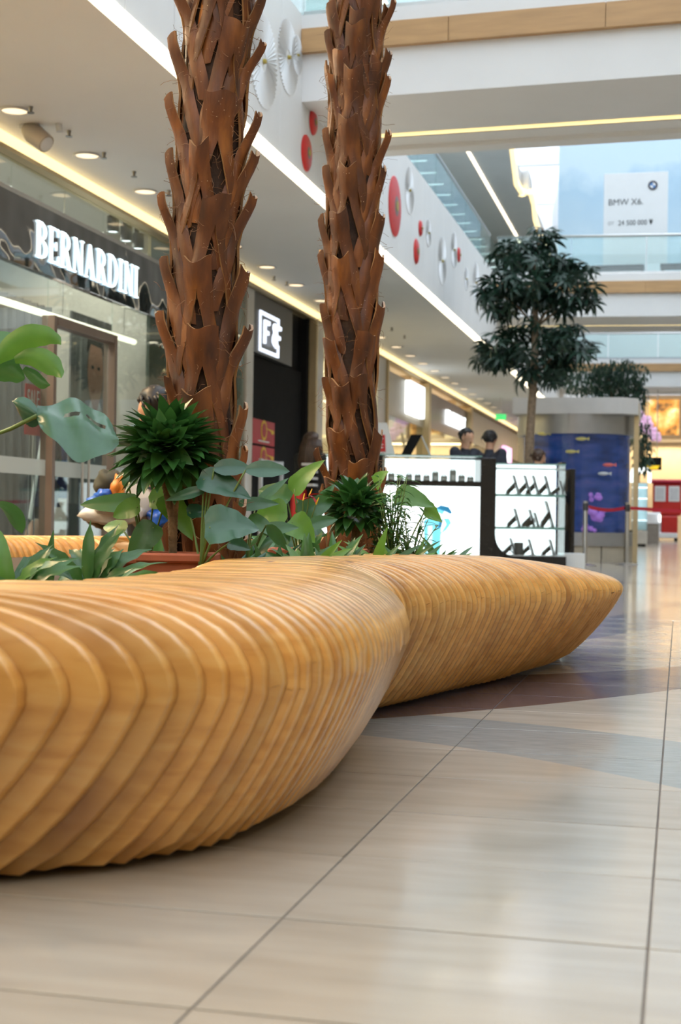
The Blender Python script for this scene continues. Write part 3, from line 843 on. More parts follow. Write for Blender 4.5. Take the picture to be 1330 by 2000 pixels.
garment('coat_navy', -6.4, 13.62, 1.67, 0.95, 'navy quilted jacket on the rail right of the portrait', 'jackets on the right rail', True)
garment('coat_blue', -6.4, 14.08, 1.67, 0.85, 'bright blue jacket on the rail near the seated person', 'jackets on the right rail', True)
garment('coat_black', -6.4, 14.5, 1.67, 1.0, 'black jacket at the far end of the right rail', 'jackets on the right rail')
# low table with folded violet jumpers
t = thing('display_table', 'low grey display table with folded violet jumpers inside the tailor shop', 'table', (-6.2, 10.6, 0))
MB().box(-6.7, -5.75, 9.6, 11.5, 0.0, 0.42, 0.01).build('plinth', 'pale_stone', parent=t)
k = 0
for yy_ in np.arange(9.75, 11.4, 0.30):
    for zz in (0.42, 0.53, 0.64):
        MB().box(-6.25, -5.85, yy_, yy_ + 0.26, zz, zz + 0.105, 0.04).build('folded_jumper', 'coat_violet', label='violet folded jumper, %s of the %s stack from the left on the display table' % (('bottom', 'middle', 'top')[int(round((zz - .42) / .11))], ordinal(int(round((yy_ - 9.75) / .3)))), cat='jumper', group='folded violet jumpers on the display table')
# handbag hanging at the door
t = thing('handbag', 'light brown leather handbag on a pale strap behind the glass door', 'bag', (-5.85, 12.25, 0.01))
MB().ball((-5.85, 12.25, 0.35), (0.09, 0.20, 0.34), 18, 12, lambda d: 1 - 0.25 * max(0, d.z)).build('pouch', mat('tan_leather', (0.36, 0.21, 0.14), 0.45), parent=t, smooth=True)
MB().tube([(-5.85, 12.12, 0.60), (-5.85, 12.27, 1.1), (-5.85, 12.40, 1.5)], 0.02, 6).build('strap', mat('pale_strap', (0.55, 0.60, 0.62), 0.5), parent=t)
# red sale card hanging inside the glass
a = onx(50, 748, XS - 0.08); b = onx(78, 852, XS - 0.08)
t = thing('sale_card', 'tall red sale card with white lettering hanging inside the glass', 'sign', (XS - 0.08, (a.y + b.y) / 2, b.z))
MB().box(XS - 0.084, XS - 0.08, a.y, b.y, b.z, a.z).build('card', 'red_print', parent=t)
def text_mesh(s, size, name, mt, parent, M):
    cu = bpy.data.curves.new(name, 'FONT'); cu.body = s; cu.size = size; cu.align_x = 'CENTER'; cu.align_y = 'CENTER'; cu.extrude = 0.001
    o = bpy.data.objects.new(name, cu); COL.objects.link(o)
    dg = bpy.context.evaluated_depsgraph_get()
    me = bpy.data.meshes.new_from_object(o.evaluated_get(dg))
    bpy.data.objects.remove(o); bpy.data.curves.remove(cu)
    me.transform(Matrix.Translation(-wloc(parent)) @ M)
    me.materials.clear(); me.materials.append(MATS[mt])
    ob = bpy.data.objects.new(name, me); COL.objects.link(ob); ob.parent = parent
    WLOC[ob.name] = wloc(parent)
    return ob
def MX(x, y, z): # reading direction +Y, facing +X
    return Matrix(((0, 0, 1, x), (1, 0, 0, y), (0, 1, 0, z), (0, 0, 0, 1)))
def MY(x, y, z): # reading direction +X, facing -Y
    return Matrix(((1, 0, 0, x), (0, 0, -1, y), (0, 1, 0, z), (0, 0, 0, 1)))
def MZ(M, sx, sy): return M @ Matrix.Diagonal((sx, sy, 1, 1))
text_mesh('SALE', 0.14, 'lettering', 'white_paint', t, MZ(MX(XS - 0.076, (a.y + b.y) / 2, a.z - 0.13), 0.8, 1.5))
for s_ in (-1, 1):
    MB().tube([(XS - 0.082, (a.y + b.y) / 2 + s_ * 0.06, b.z), (XS - 0.082, (a.y + b.y) / 2 + s_ * 0.06, 0.35)], 0.006, 5).build('hanging_rod', 'steel', parent=t)
# track spotlights above the sign, inside
for k, (px, py) in enumerate(((221, 432), (247, 450), (270, 465))):
    p = onx(px, py + 10, -5.72)
    t = thing('spotlight', 'grey tubular ceiling spotlight above the lit sign, %s of three' % ('leftmost', 'middle', 'rightmost')[k], 'lamp', (p.x, p.y, p.z - 0.09), 'spotlights above the sign')
    MB().lathe([(0.0, 0.10), (0.062, 0.10), (0.062, -0.06), (0.052, -0.06)], p, 16).build('can', 'dark_panel', parent=t, smooth=True, angle=40)
    MB().lathe([(0.0, -0.055), (0.052, -0.055)], p, 16).build('lens', 'led_white', parent=t)
    MB().box(p.x - 0.02, p.x + 0.02, p.y - 0.06, p.y - 0.02, p.z + 0.10, ZC).build('stem', 'dark_panel', parent=t)

# shop B with black portal
pillar(1, 17.55, 17.85, 'pale_stone', 0.03)
pt = MB().box(XS - 0.15, XS + 0.02, 17.85, 19.75, 2.82, ZC - 0.16)
struct(pt.build('wall_portal_header', 'dark_panel'))
struct(MB().box(XS - 0.10, XS - 0.06, 17.85, 20.6, 0, 2.82).box(XS - 0.9, XS - 0.8, 17.85, 20.75, 0, ZC).box(XS - 0.8, XS - 0.15, 17.85, 17.9, 0, ZC).box(XS - 0.8, XS + 0.02, 20.6, 20.75, 0, ZC).box(XS - 0.8, XS - 0.12, 19.75, 20.6, 2.80, ZC).build('wall_portal', 'black_matt'))
fs_ = thing('shop_sign', 'white outlined square sign with the letters F and F on a dark portal', 'sign', (XS + 0.03, 18.6, 2.85))
mat('led_cool', (0.9, 0.9, 0.95), 0.5, emit=(0.78, 0.86, 1.0), estr=1.25)
fy0, fy1, fz0, fz1 = 18.10, 19.02, 2.86, 3.40
m = MB(); tck = 0.045
m.box(XS + 0.02, XS + 0.04, fy0, fy1, fz0, fz0 + tck).box(XS + 0.02, XS + 0.04, fy0, fy1, fz1 - tck, fz1).box(XS + 0.02, XS + 0.04, fy0, fy0 + tck, fz0 + tck, fz1 - tck).box(XS + 0.02, XS + 0.04, fy1 - tck, fy1, fz0 + tck, fz0 + 0.17).box(XS + 0.02, XS + 0.04, fy1 - tck, fy1, fz1 - 0.13, fz1 - tck)
m.build('frame', 'led_cool', parent=fs_)
def sans_F(y_):
    m = MB(); x0_, x1_ = XS + 0.02, XS + 0.05
    m.box(x0_, x1_, y_, y_ + 0.055, fz0 + 0.12, fz1 - 0.10).box(x0_, x1_, y_ + 0.055, y_ + 0.24, fz1 - 0.155, fz1 - 0.10).box(x0_, x1_, y_ + 0.055, y_ + 0.20, fz1 - 0.29, fz1 - 0.24)
    m.build('letter', 'led_cool', parent=fs_)
sans_F(fy0 + 0.20); sans_F(fy0 + 0.76)
m = MB(); cy_, cz_ = fy0 + 0.56, (fz0 + fz1) / 2
pts_ = [(cy_ + a, cz_ + b) for a, b in ((0.13, -0.14), (-0.07, 0.09), (-0.05, 0.14), (0.01, 0.15), (0.04, 0.10), (-0.09, -0.03), (-0.10, -0.10), (-0.03, -0.14), (0.06, -0.09), (0.12, 0.01))]
m.tube([(XS + 0.08, a, b) for a, b in pts_], 0.019, 6); m.build('ampersand', 'led_cool', parent=fs_)
# two red notices and an easel frame in the portal
mat('crimson', (0.52, 0.015, 0.05), 0.4, var=0.05); mat('yellow', (0.85, 0.55, 0.04), 0.4, var=0.05)
for k, zz in enumerate((1.80, 1.44)):
    t = thing('notice', 'crimson square notice with yellow round symbol, %s of two in the portal' % ('upper', 'lower')[k], 'notice', (XS - 0.04, 18.6, zz - 0.16), 'notices in the portal')
    MB().box(XS - 0.06, XS - 0.045, 18.10, 19.14, zz - 0.165, zz + 0.165).build('sheet', 'crimson', parent=t)
    MB().lathe([(0.0, 0), (0.14, 0), (0.14, 0.004), (0.0, 0.004)], (XS - 0.045, 18.62, zz + 0.03), 20, axis='x').build('symbol_ring', 'yellow', parent=t)
    MB().lathe([(0.0, 0), (0.10, 0), (0.10, 0.002), (0.0, 0.002)], (XS - 0.041, 18.62, zz + 0.03), 20, axis='x').build('symbol_field', 'crimson', parent=t)
    MB().prism([(18.95, zz), (19.09, zz), (19.09, zz + 0.05), (18.62, zz + 0.07), (18.95, zz + 0.03)], 'x', XS - 0.04, XS - 0.037).build('symbol', 'yellow', parent=t)
    MB().box(XS - 0.045, XS - 0.043, 18.36, 18.88, zz - 0.13, zz - 0.11).build('print_line', 'white_paint', parent=t)
t = thing('easel_frame', 'white metal easel frame standing in front of the black portal', 'easel', (XS + 0.12, 18.4, 0))
for yy_ in (17.95, 18.95):
    MB().box(XS + 0.10, XS + 0.14, yy_ - 0.03, yy_ + 0.03, 0, 1.42).build('upright', 'grey_print', parent=t)
for zz in (1.38, 0.78): MB().box(XS + 0.10, XS + 0.14, 17.98, 18.92, zz - 0.03, zz + 0.03).build('crossbar', 'grey_print', parent=t)

# further fronts
pillar(2, 20.78, 21.3, 'pale_stone', 0.10)
pillar(3, 20.72, 20.80, 'brass', 0.14)
front(6, 21.3, 25.4, ZC - 0.15, 3)
pillar(4, 25.4, 26.1, 'pale_stone', 0.10)
pillar(5, 26.1, 26.2, 'brass', 0.14)
struct(MB().box(XS - 0.25, XS + 0.01, 26.2, 30.6, 2.65, 3.5).build('wall_shop_header', mat('cream_panel', (0.62, 0.55, 0.44), 0.35, var=0.05)))
front(7, 26.2, 30.6, 2.65, 3)
pillar(6, 30.6, 30.85, 'brass', 0.14)
struct(MB().box(XS - 0.25, XS + 0.01, 30.85, 37.0, 2.7, 3.5).build('wall_shop_header_2', mat('mauve_panel', (0.30, 0.22, 0.20), 0.3, var=0.05)))
front(8, 30.85, 37.0, 2.7, 4)
pillar(7, 37.0, 37.3, 'brass', 0.14)
struct(MB().box(XS - 0.25, XS + 0.01, 37.3, 56.0, 2.7, 3.6).build('wall_shop_header_3', 'cream_panel'))
front(10, 37.3, 56.0, 2.7, 8)
for k, (ya, yb) in enumerate(((21.2, 21.3), (25.9, 26.2), (30.6, 30.8), (37.0, 37.2))):
    struct(MB().box(XS - 3.0, XS - 0.3, ya, yb, 0, ZC).build('wall_divider_%d' % k, 'warm_wall'))
struct(MB().box(XS - 2.6, XS - 2.4, 21.3, 56, 0, ZC).build('wall_shop_back', 'warm_wall'))
# light-box signs
t = thing('light_box_sign', 'tall white light box sign on the cream shop header', 'sign', (XS + 0.06, 29.3, 2.8))
MB().box(XS + 0.01, XS + 0.12, 28.45, 30.15, 2.80, 3.48, 0.01).build('box', 'panel_white', parent=t)
mat('pale_blue_print', (0.45, 0.62, 0.78), 0.5, emit=(0.55, 0.75, 0.95), estr=0.6)
for k in range(4):
    yy_ = 28.75 + k * 0.28
    MB().box(XS + 0.12, XS + 0.125, yy_, yy_ + 0.06, 3.02, 3.32).box(XS + 0.12, XS + 0.125, yy_ + 0.06, yy_ + 0.18, 3.26 - 0.12 * (k % 2), 3.31 - 0.12 * (k % 2)).build('letter', 'pale_blue_print', parent=t)
t = thing('shop_sign', 'soft white row of lit letters on the mauve shop header', 'sign', (XS + 0.06, 35, 2.9))
for k in range(7):
    yy_ = 33.5 + k * 0.43
    MB().box(XS + 0.02, XS + 0.07, yy_, yy_ + 0.09, 2.93, 3.27).box(XS + 0.02, XS + 0.07, yy_ + 0.09, yy_ + 0.28, 3.18 - 0.22 * (k % 2), 3.27 - 0.22 * (k % 2)).box(XS + 0.02, XS + 0.07, yy_ + 0.22, yy_ + 0.30, 2.93, 3.1 + 0.17 * (k % 3 == 0)).build('letter', 'panel_white', parent=t)
mat('magenta_light', (0.9, 0.5, 0.7), 0.5, emit=(1.0, 0.55, 0.85), estr=1.2)
t = thing('light_box_sign', 'pinkish upright light box on a far pillar', 'sign', (XS + 0.1, 45.5, 2.0))
MB().box(XS + 0.01, XS + 0.12, 44.6, 46.4, 1.6, 3.0, 0.01).build('box', 'magenta_light', parent=t)
MB().box(XS + 0.12, XS + 0.13, 44.9, 45.2, 1.8, 2.8).build('stripe', 'panel_white', parent=t)
# green exit sign below the soffit
mat('exit_green', (0.02, 0.5, 0.1), 0.4, emit=(0.03, 0.75, 0.18), estr=1.0)
a = onx(968, 809, -4.5); b = onx(988, 818, -4.5); pY = (a.y + b.y) / 2
px0, px1 = ony(968, 808, pY).x, ony(988, 808, pY).x
t = thing('exit_sign', 'small green lit exit sign hanging from the walkway soffit', 'sign', ((px0 + px1) / 2, pY, 3.2))
MB().box(px0, px1, pY - 0.03, pY + 0.03, 3.22, 3.36, 0.005).build('box', 'exit_green', parent=t)
MB().box((px0 + px1) / 2 - 0.01, (px0 + px1) / 2 + 0.01, pY - 0.01, pY + 0.01, 3.36, ZC).build('hanger', 'steel', parent=t)
text_mesh('EXIT', 0.10, 'lettering', 'white_paint', t, MY((px0 + px1) / 2, pY - 0.032, 3.29))

# ------------------------------------------------------------------ soffit fittings
dl = None
spots = [(10.12 + i * 1.385 if i < 40 else 0) for i in range(0, 30)]
for i, yv in enumerate(spots):
    if dl is None:
        t = thing('downlight', 'round warm downlight in the walkway soffit, first from the left edge', 'lamp', (-5.07, yv, ZC - 0.02), 'row of downlights in the walkway soffit')
        MB().lathe([(0.11, 0), (0.125, -0.012), (0.10, -0.014), (0.098, -0.004)], (-5.07, yv, ZC), 24).build('ring', 'white_paint', parent=t, smooth=True)
        MB().lathe([(0.0, -0.006), (0.098, -0.006)], (-5.07, yv, ZC), 24).build('lens', 'downlight', parent=t)
        dl, dy = t, yv
    else: copy_to(dl, (0, yv - dy, 0), label='round warm downlight in the walkway soffit, %s from the left edge' % ordinal(i))
sp = None; spn = 0
mat('chrome_dark', (0.25, 0.25, 0.25), 0.3, metal=0.8)
for px, py in ((60, 208), (135, 255), (203, 298), (262, 335), (330, 372), (535, 540), (560, 550), (640, 540), (765, 640), (790, 655)):
    p = onz(px, py, ZC)
    if sp is None:
        t = thing('sprinkler', 'tiny metal sprinkler head under the walkway soffit, first from the left edge', 'sprinkler', (p.x, p.y, ZC - 0.05), 'sprinkler heads in the walkway soffit')
        MB().tube([(p.x, p.y, ZC), (p.x, p.y, ZC - 0.045)], [0.02, 0.01], 8).build('stem', 'chrome_dark', parent=t)
        MB().lathe([(0.0, -0.045), (0.028, -0.045), (0.028, -0.052), (0.0, -0.052)], (p.x, p.y, ZC), 12).build('deflector', 'chrome_dark', parent=t)
        sp, spp = t, p
    else: copy_to(sp, p - spp, label='tiny metal sprinkler head under the walkway soffit, %s from the left edge' % ordinal(spn))
    spn += 1
# projector-like spotlight hanging at the upper left
p = onz(72, 243, ZC)
mat('beige_metal', (0.40, 0.36, 0.31), 0.4, var=0.05)
t = thing('spotlight', 'beige tilted spotlight with a round housing under the soffit, upper left', 'lamp', (p.x, p.y, ZC - 0.2))
MB().tube([(p.x - 0.10, p.y, ZC - 0.02), (p.x - 0.03, p.y, ZC - 0.07), (p.x + 0.10, p.y - 0.03, ZC - 0.17)], [0.05, 0.085, 0.075], 16).build('housing', 'beige_metal', parent=t, smooth=True, angle=40)
MB().tube([(p.x + 0.098, p.y - 0.03, ZC - 0.169), (p.x + 0.106, p.y - 0.032, ZC - 0.175)], 0.06, 16).build('lens', 'grey_print', parent=t)
MB().box(p.x - 0.14, p.x - 0.04, p.y - 0.03, p.y + 0.03, ZC - 0.03, ZC).build('bracket', 'steel', parent=t)
MB().tube([(p.x + 0.18, p.y + 0.02, ZC), (p.x + 0.19, p.y + 0.02, ZC - 0.06)], 0.03, 8).build('sensor', 'grey_print', parent=t)

# ------------------------------------------------------------------ ornaments on the gallery fascia
mat('fan_white', (0.78, 0.80, 0.82), 0.5, var=0.03)
mat('ornament_red', (0.60, 0.02, 0.02), 0.45, var=0.1, scale=15)
mat('ornament_core', (0.42, 0.33, 0.06), 0.5)
def rosette(px, py, rpx, label):
    p = onx(px, py, XF); dist = (p - CAM).length; r = rpx * dist / F_PX * 1.0
    t = thing('fan_rosette', label, 'ornament', (XF, p.y, p.z - r), 'pleated white rosettes on the gallery fascia')
    n = 54
    rib = None
    for k in range(n):
        an = 2 * PI * k / n; ca, sa = math.cos(an), math.sin(an); w = 0.5 * r * PI / n
        m = MB()
        def Pq(rad, off, x): return (XF + x, p.y + ca * rad - sa * off, p.z + sa * rad + ca * off)
        m.add([Pq(r * .22, -w * .22, 0.003), Pq(r * .22, w * .22, 0.003), Pq(r, w, 0.003), Pq(r, -w, 0.003), Pq(r * .22, 0, 0.008), Pq(r, 0, 0.016)], [(0, 1, 4), (1, 2, 5, 4), (0, 4, 5, 3), (3, 5, 2)])
        m.build('pleat', 'fan_white', parent=t)
    MB().lathe([(0.0, 0.03), (0.035 * r + 0.004, 0.03), (0.06 * r, 0.004)], (XF, p.y, p.z), 16, axis='x').build('hub', 'ornament_core', parent=t)
def red_disc(px, py, rpx, label):
    p = onx(px, py, XF); dist = (p - CAM).length; r = rpx * dist / F_PX
    t = thing('red_disc', label, 'ornament', (XF, p.y, p.z - r), 'red discs on the gallery fascia')
    n = 28
    m = MB(); m.lathe([(0.0, 0.034), (r * .3, 0.034), (r * .85, 0.026), (r, 0.012), (r, 0.001)], (XF, p.y, p.z), n, axis='x'); m.build('disc', 'ornament_red', parent=t, smooth=True, angle=40)
    MB().lathe([(0.0, 0.040), (r * .16, 0.040), (r * .34, 0.034)], (XF, p.y, p.z), 16, axis='x').build('dark_ring', 'taupe', parent=t)
    MB().lathe([(0.0, 0.046), (r * .17, 0.046), (r * .17, 0.039)], (XF, p.y, p.z), 16, axis='x').build('core', 'ornament_core', parent=t)
rosette(514, 120, 86, 'large white pleated rosette right beside the front palm trunk, near the top')
rosette(562, 112, 68, 'white pleated rosette with yellow hub left of the bridge')
rosette(579, 108, 36, 'small white rosette tucked against the bridge')
rosette(799, 372, 44, 'white rosette right of the biggest red disc')
rosette(836, 455, 26, 'small white rosette between the little red discs')
rosette(863, 510, 46, 'white rosette below the middle of the far fascia')
rosette(886, 488, 34, 'white rosette just left of the rightmost red disc')
rosette(910, 545, 22, 'little white rosette farther along the fascia')
rosette(929, 552, 40, 'white rosette next to the tree crown')
red_disc(610, 239, 24, 'small red disc under the bridge, upper of two behind the trunks')
red_disc(597, 299, 34, 'red disc under the bridge, lower of two behind the trunks')
red_disc(770, 403, 57, 'biggest red disc with yellow core on the far fascia')
red_disc(820, 446, 15, 'tiny red disc above another small one on the far fascia')
red_disc(812, 491, 24, 'small red disc below the tiny one on the far fascia')
red_disc(895, 498, 14, 'rightmost little red disc near the tree crown')
red_disc(942, 575, 10, 'tiniest red disc beside the tree leaves')

# ------------------------------------------------------------------ palms with split leaf bases
def bark_mat(name, c0, c1, c2, speck=True):
    m, nt, b = new_mat(name); L = nt.links.new
    tc = nd(nt, 'ShaderNodeTexCoord'); oi = nd(nt, 'ShaderNodeObjectInfo')
    mp = nd(nt, 'ShaderNodeMapping'); mp.inputs['Scale'].default_value = (3.0, 3.0, 1.0)
    cm = nd(nt, 'ShaderNodeVectorMath', operation='ADD'); sc = nd(nt, 'ShaderNodeVectorMath', operation='SCALE'); sc.inputs['Scale'].default_value = 19.0
    L(oi.outputs['Random'], sc.inputs[0]); L(tc.outputs['Object'], cm.inputs[0]); L(sc.outputs[0], cm.inputs[1]); L(cm.outputs[0], mp.inputs[0])
    n1 = nd(nt, 'ShaderNodeTexNoise', i_Scale=5.0, i_Detail=6.0); L(mp.outputs[0], n1.inputs['Vector'])
    r1 = ramp(nt, [(0.28, c0), (0.52, c1), (0.78, c2)], n1.outputs[0])
    col = r1.outputs[0]
    mr = nd(nt, 'ShaderNodeMapRange'); mr.inputs[3].default_value = 0.78; mr.inputs[4].default_value = 1.25; L(oi.outputs['Random'], mr.inputs[0])
    hs = nd(nt, 'ShaderNodeHueSaturation'); L(mr.outputs[0], hs.inputs['Value']); L(col, hs.inputs['Color']); col = hs.outputs[0]
    if speck:
        vo = nd(nt, 'ShaderNodeTexVoronoi', i_Scale=60.0); L(cm.outputs[0], vo.inputs['Vector'])
        n2 = nd(nt, 'ShaderNodeTexNoise', i_Scale=9.0, i_Detail=2.0); L(cm.outputs[0], n2.inputs['Vector'])
        r2 = ramp(nt, [(0.09, (1, 1, 1)), (0.13, (0, 0, 0))], vo.outputs['Distance'])
        r3 = ramp(nt, [(0.55, (0, 0, 0)), (0.62, (0.75, 0.75, 0.75))], n2.outputs[0])
        ml = nd(nt, 'ShaderNodeMath', operation='MULTIPLY'); L(r2.outputs[0], ml.inputs[0]); L(r3.outputs[0], ml.inputs[1])
        mx = nd(nt, 'ShaderNodeMixRGB'); mx.inputs[2].default_value = (0.75, 0.55, 0.35, 1); L(ml.outputs[0], mx.inputs[0]); L(col, mx.inputs[1]); col = mx.outputs[0]
    L(col, b.inputs['Base Color']); b.inputs['Roughness'].default_value = 0.48
    w = nd(nt, 'ShaderNodeMapping'); w.inputs['Scale'].default_value = (40, 40, 4); L(tc.outputs['Object'], w.inputs[0])
    n3 = nd(nt, 'ShaderNodeTexNoise', i_Scale=2.0, i_Detail=4.0); L(w.outputs[0], n3.inputs['Vector'])
    bp = nd(nt, 'ShaderNodeBump', i_Strength=0.35, i_Distance=0.004); L(n3.outputs[0], bp.inputs['Height']); L(bp.outputs[0], b.inputs['Normal'])
bark_mat('palm_bark', (0.045, 0.012, 0.003), (0.130, 0.037, 0.0065), (0.29, 0.10, 0.017))
bark_mat('palm_cut', (0.30, 0.15, 0.06), (0.42, 0.23, 0.10), (0.52, 0.32, 0.16), False)
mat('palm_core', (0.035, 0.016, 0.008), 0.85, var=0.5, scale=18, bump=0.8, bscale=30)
mat('palm_fibre', (0.26, 0.13, 0.060), 0.7, var=0.4, scale=10)

def boot_mesh(C, R, phi, z1, rt, wt, length, wb, split, rng, tilt=0.0):
    """one clasping leaf base: two straps that join upward into a cut stalk flaring off the trunk.
    C(z) axis of the trunk, phi azimuth, z1 height of the cut, rt distance of the cut from the axis"""
    rows = []
    nv, nh = 15, 5
    vsplit = split
    for i in range(nv):
        v = i / (nv - 1)
        z = z1 - length * (1 - v)
        ax = C(z)
        w = wt + (wb - wt) * (1 - smooth01(v / 0.9)) 
        g = 0.66 * (1 - v / vsplit) ** 0.6 if v < vsplit else 0.0
        fl = smooth01((v - 0.52) / 0.48) ** 1.5
        r = R * (0.98 + 0.10 * math.sin(PI * min(1, v / 0.7)) ) + (rt - R * 1.05) * fl + 0.012
        row = []
        for side in (-1, 1):
            for k in range(nh):
                q = k / (nh - 1)
                u = -(1 - q) - g * q if side < 0 else g * (1 - q) + q
                if side < 0: u = -1 + (1 - g) * q
                else: u = g + (1 - g) * q
                t = u * w
                au = abs(u)
                ang = t / R
                keel = 0.012 * (1 - au) * (0.25 + v) * (1 if v > vsplit * 0.8 else 0.5) + 0.010 * (1 - g) * math.sin(PI * (au - g) / max(1e-3, 1 - g)) * (1 - v)
                rr = r + keel - 0.014 * au * au * (1 - fl)
                bx, by = rr * math.cos(ang), rr * math.sin(ang)              # wrapped
                fx, fy = rr - 0.25 * t * t / max(0.02, R), t                 # flat stalk
                lx, ly = bx * (1 - fl * .8) + fx * fl * .8, by * (1 - fl * .8) + fy * fl * .8
                zz = z + (0.016 * au * au * fl) - 0.02 * (1 - v) * au + tilt * t * fl + (0.010 * math.sin(u * 3 + phi * 5) * (v > 0.97))
                row.append((ax[0] + lx * math.cos(phi) - ly * math.sin(phi), ax[1] + lx * math.sin(phi) + ly * math.cos(phi), zz))
        rows.append(row)
    m = MB()
    m.grid([r_[:nh] for r_ in rows]); m.grid([r_[nh:] for r_ in rows])
    return m
def palm(name, label, depth, axis_px, R, tips, zbase, ztop, seed):
    rng = random.Random(seed)
    # trunk axis from the photograph's centre line
    zs, xs, ys = [], [], []
    for (px, py) in axis_px:
        p = at(px, py, depth); zs.append(p.z); xs.append(p.x); ys.append(p.y)
    o = np.argsort(zs); zs = np.array(zs)[o]; xs = np.array(xs)[o]; ys = np.array(ys)[o]
    y_mid = float(np.mean(ys))
    def C(z): return (float(np.interp(z, zs, xs)), float(np.interp(z, zs, ys)))
    c0 = C(zbase)
    t = thing(name, label, 'palm', (c0[0], c0[1], zbase))
    core = []
    n = 40
    for i in range(n + 1):
        z = zbase + (ztop - zbase) * i / n; ax = C(z)
        core.append([(ax[0] + R * .97 * math.cos(a) * (1 + 0.03 * math.sin(7 * a + i)), ax[1] + R * .97 * math.sin(a) * (1 + 0.03 * math.sin(5 * a + i * 2)), z) for a in [2 * PI * k / 28 for k in range(29)]])
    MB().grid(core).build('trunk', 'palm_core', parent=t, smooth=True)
    view = math.atan2(CAM.y - c0[1], CAM.x - c0[0])           # azimuth towards the viewer
    boots = []
    for e in tips:
        px, py = e[0], e[1]; wpx = e[2] if len(e) > 2 else 22; ln = e[3] if len(e) > 3 else 1.0
        p = at(px, py, depth); ax = C(p.z)
        # signed sideways offset of the cut from the axis, as seen in the photograph
        off = (Vector((p.x - ax[0], p.y - ax[1], 0))).dot(Vector((_r.x, _r.y, 0)).normalized())
        rt = R * 1.38
        sn = off / rt
        if abs(sn) > 0.94: rt = abs(off) / 0.95; sn = math.copysign(0.95, off)
        phi = view + math.asin(sn)
        boots.append((phi, p.z, rt, wpx * depth / F_PX, ln))
    # the far side, regular whorls
    lev = sorted(set(round(b[1], 2) for b in boots))
    z = zbase + 0.25
    k = 0
    while z < ztop + 0.1:
        if z > 2.62 or z < min(lev) - 0.02:
            angs = [view + a + k * 0.7 for a in (0, 1.25, 2.5, 3.8, 5.0)]
        else: angs = [view + PI + a for a in (-0.6 + 0.2 * (k % 2), 0.45 + 0.2 * (k % 2))]
        for a in angs: boots.append((a + rng.uniform(-.12, .12), z + rng.uniform(-.04, .04), R * rng.uniform(1.25, 1.4), 0.038, 1.0))
        z += 0.215; k += 1
    boots.sort(key=lambda b: b[1])
    for (phi, z1, rt, wt, ln) in boots:
        L_ = rng.uniform(0.40, 0.46) * ln
        wb = R * rng.uniform(1.0, 1.2)
        m = boot_mesh(C, R, phi, z1, rt, wt, L_, wb, rng.uniform(0.6, 0.78), rng, rng.uniform(-.25, .25))
        b = m.build('leaf_base', ['palm_bark', 'palm_cut'], parent=t, smooth=True, merge=0.0008)
        sd = b.modifiers.new('s', 'SOLIDIFY'); sd.thickness = 0.009; sd.offset = -1; sd.material_offset_rim = 1; sd.use_even_offset = False
        es = b.modifiers.new('e', 'EDGE_SPLIT'); es.split_angle = math.radians(38)
    # loose fibres
    m = MB()
    for i in range(1700):
        (phi, z1, rt, wt, ln) = rng.choice(boots)
        mode = rng.random()
        if mode < 0.45:      # in the split
            a = phi + rng.uniform(-.45, .45); z = z1 - rng.uniform(0.12, 0.40); r0 = R * rng.uniform(0.98, 1.06)
        elif mode < 0.8:     # beside the stalk
            a = phi + rng.choice((-1, 1)) * rng.uniform(0.25, 0.6); z = z1 - rng.uniform(-0.01, 0.12); r0 = R * rng.uniform(1.05, 1.2)
        else:
            a = phi + rng.uniform(-1, 1); z = z1 - rng.uniform(0, 0.4); r0 = R * rng.uniform(1.05, 1.15)
        ax = C(z)
        p = Vector((ax[0] + r0 * math.cos(a), ax[1] + r0 * math.sin(a), z))
        out = Vector((math.cos(a), math.sin(a), 0)); tan = Vector((-math.sin(a), math.cos(a), 0))
        d = out * rng.uniform(-.1, .55) + tan * rng.uniform(-1, 1) + Vector((0, 0, rng.uniform(-.8, .8)))
        pts = [p]; st = rng.uniform(0.006, 0.017)
        for s_ in range(6):
            d = (d + Vector((rng.uniform(-.6, .6), rng.uniform(-.6, .6), rng.uniform(-.6, .5)))).normalized()
            pts.append(pts[-1] + d * st)
        m.tube(pts, rng.uniform(0.0005, 0.0010), 3, cap=False)
    m.build('loose_fibre', 'palm_fibre', parent=t, kind='stuff')
    return t
# cut ends of the leaf bases: (pixel x, pixel y, half width in px, relative length)
TIPS1 = [(462, 70, 25), (430, 205, 28), (389, 303, 18), (424, 402, 27), (386, 524, 25), (396, 652, 28), (383, 775, 27), (425, -40, 26), (455, -150, 26),
         (338, 88, 17), (332, 205, 14), (333, 310, 14), (318, 392, 12), (322, 514, 17), (314, 620, 16), (330, 745, 10, .8), (340, -20, 16),
         (510, 2, 16), (510, 95, 10, .8), (502, 232, 12), (497, 308, 18), (492, 392, 14), (478, 536, 22), (484, 646, 20), (474, 798, 18), (474, 880, 10), (470, 985, 26), (420, 905, 26), (380, 1010, 26), (350, 890, 24)]
TIPS2 = [(728, 3, 18), (695, 68, 18), (690, 153, 17), (680, 247, 18), (680, 340, 16), (660, 428, 17), (664, 514, 17), (632, 602, 12), (642, 670, 16), (664, 757, 18), (656, 846, 18), (645, 938, 18),
         (641, 75, 9), (647, 160, 8), (637, 264, 10), (637, 337, 12), (629, 432, 9), (628, 500, 10), (636, 745, 10, .8), (620, 884, 8), (690, -60, 18),
         (766, 12, 7), (758, 112, 14), (756, 160, 11), (757, 268, 11), (747, 338, 10), (744, 428, 19), (742, 506, 18), (744, 601, 20), (716, 660, 19), (700, 742, 16), (738, 850, 14), (748, 922, 14), (700, 905, 18)]
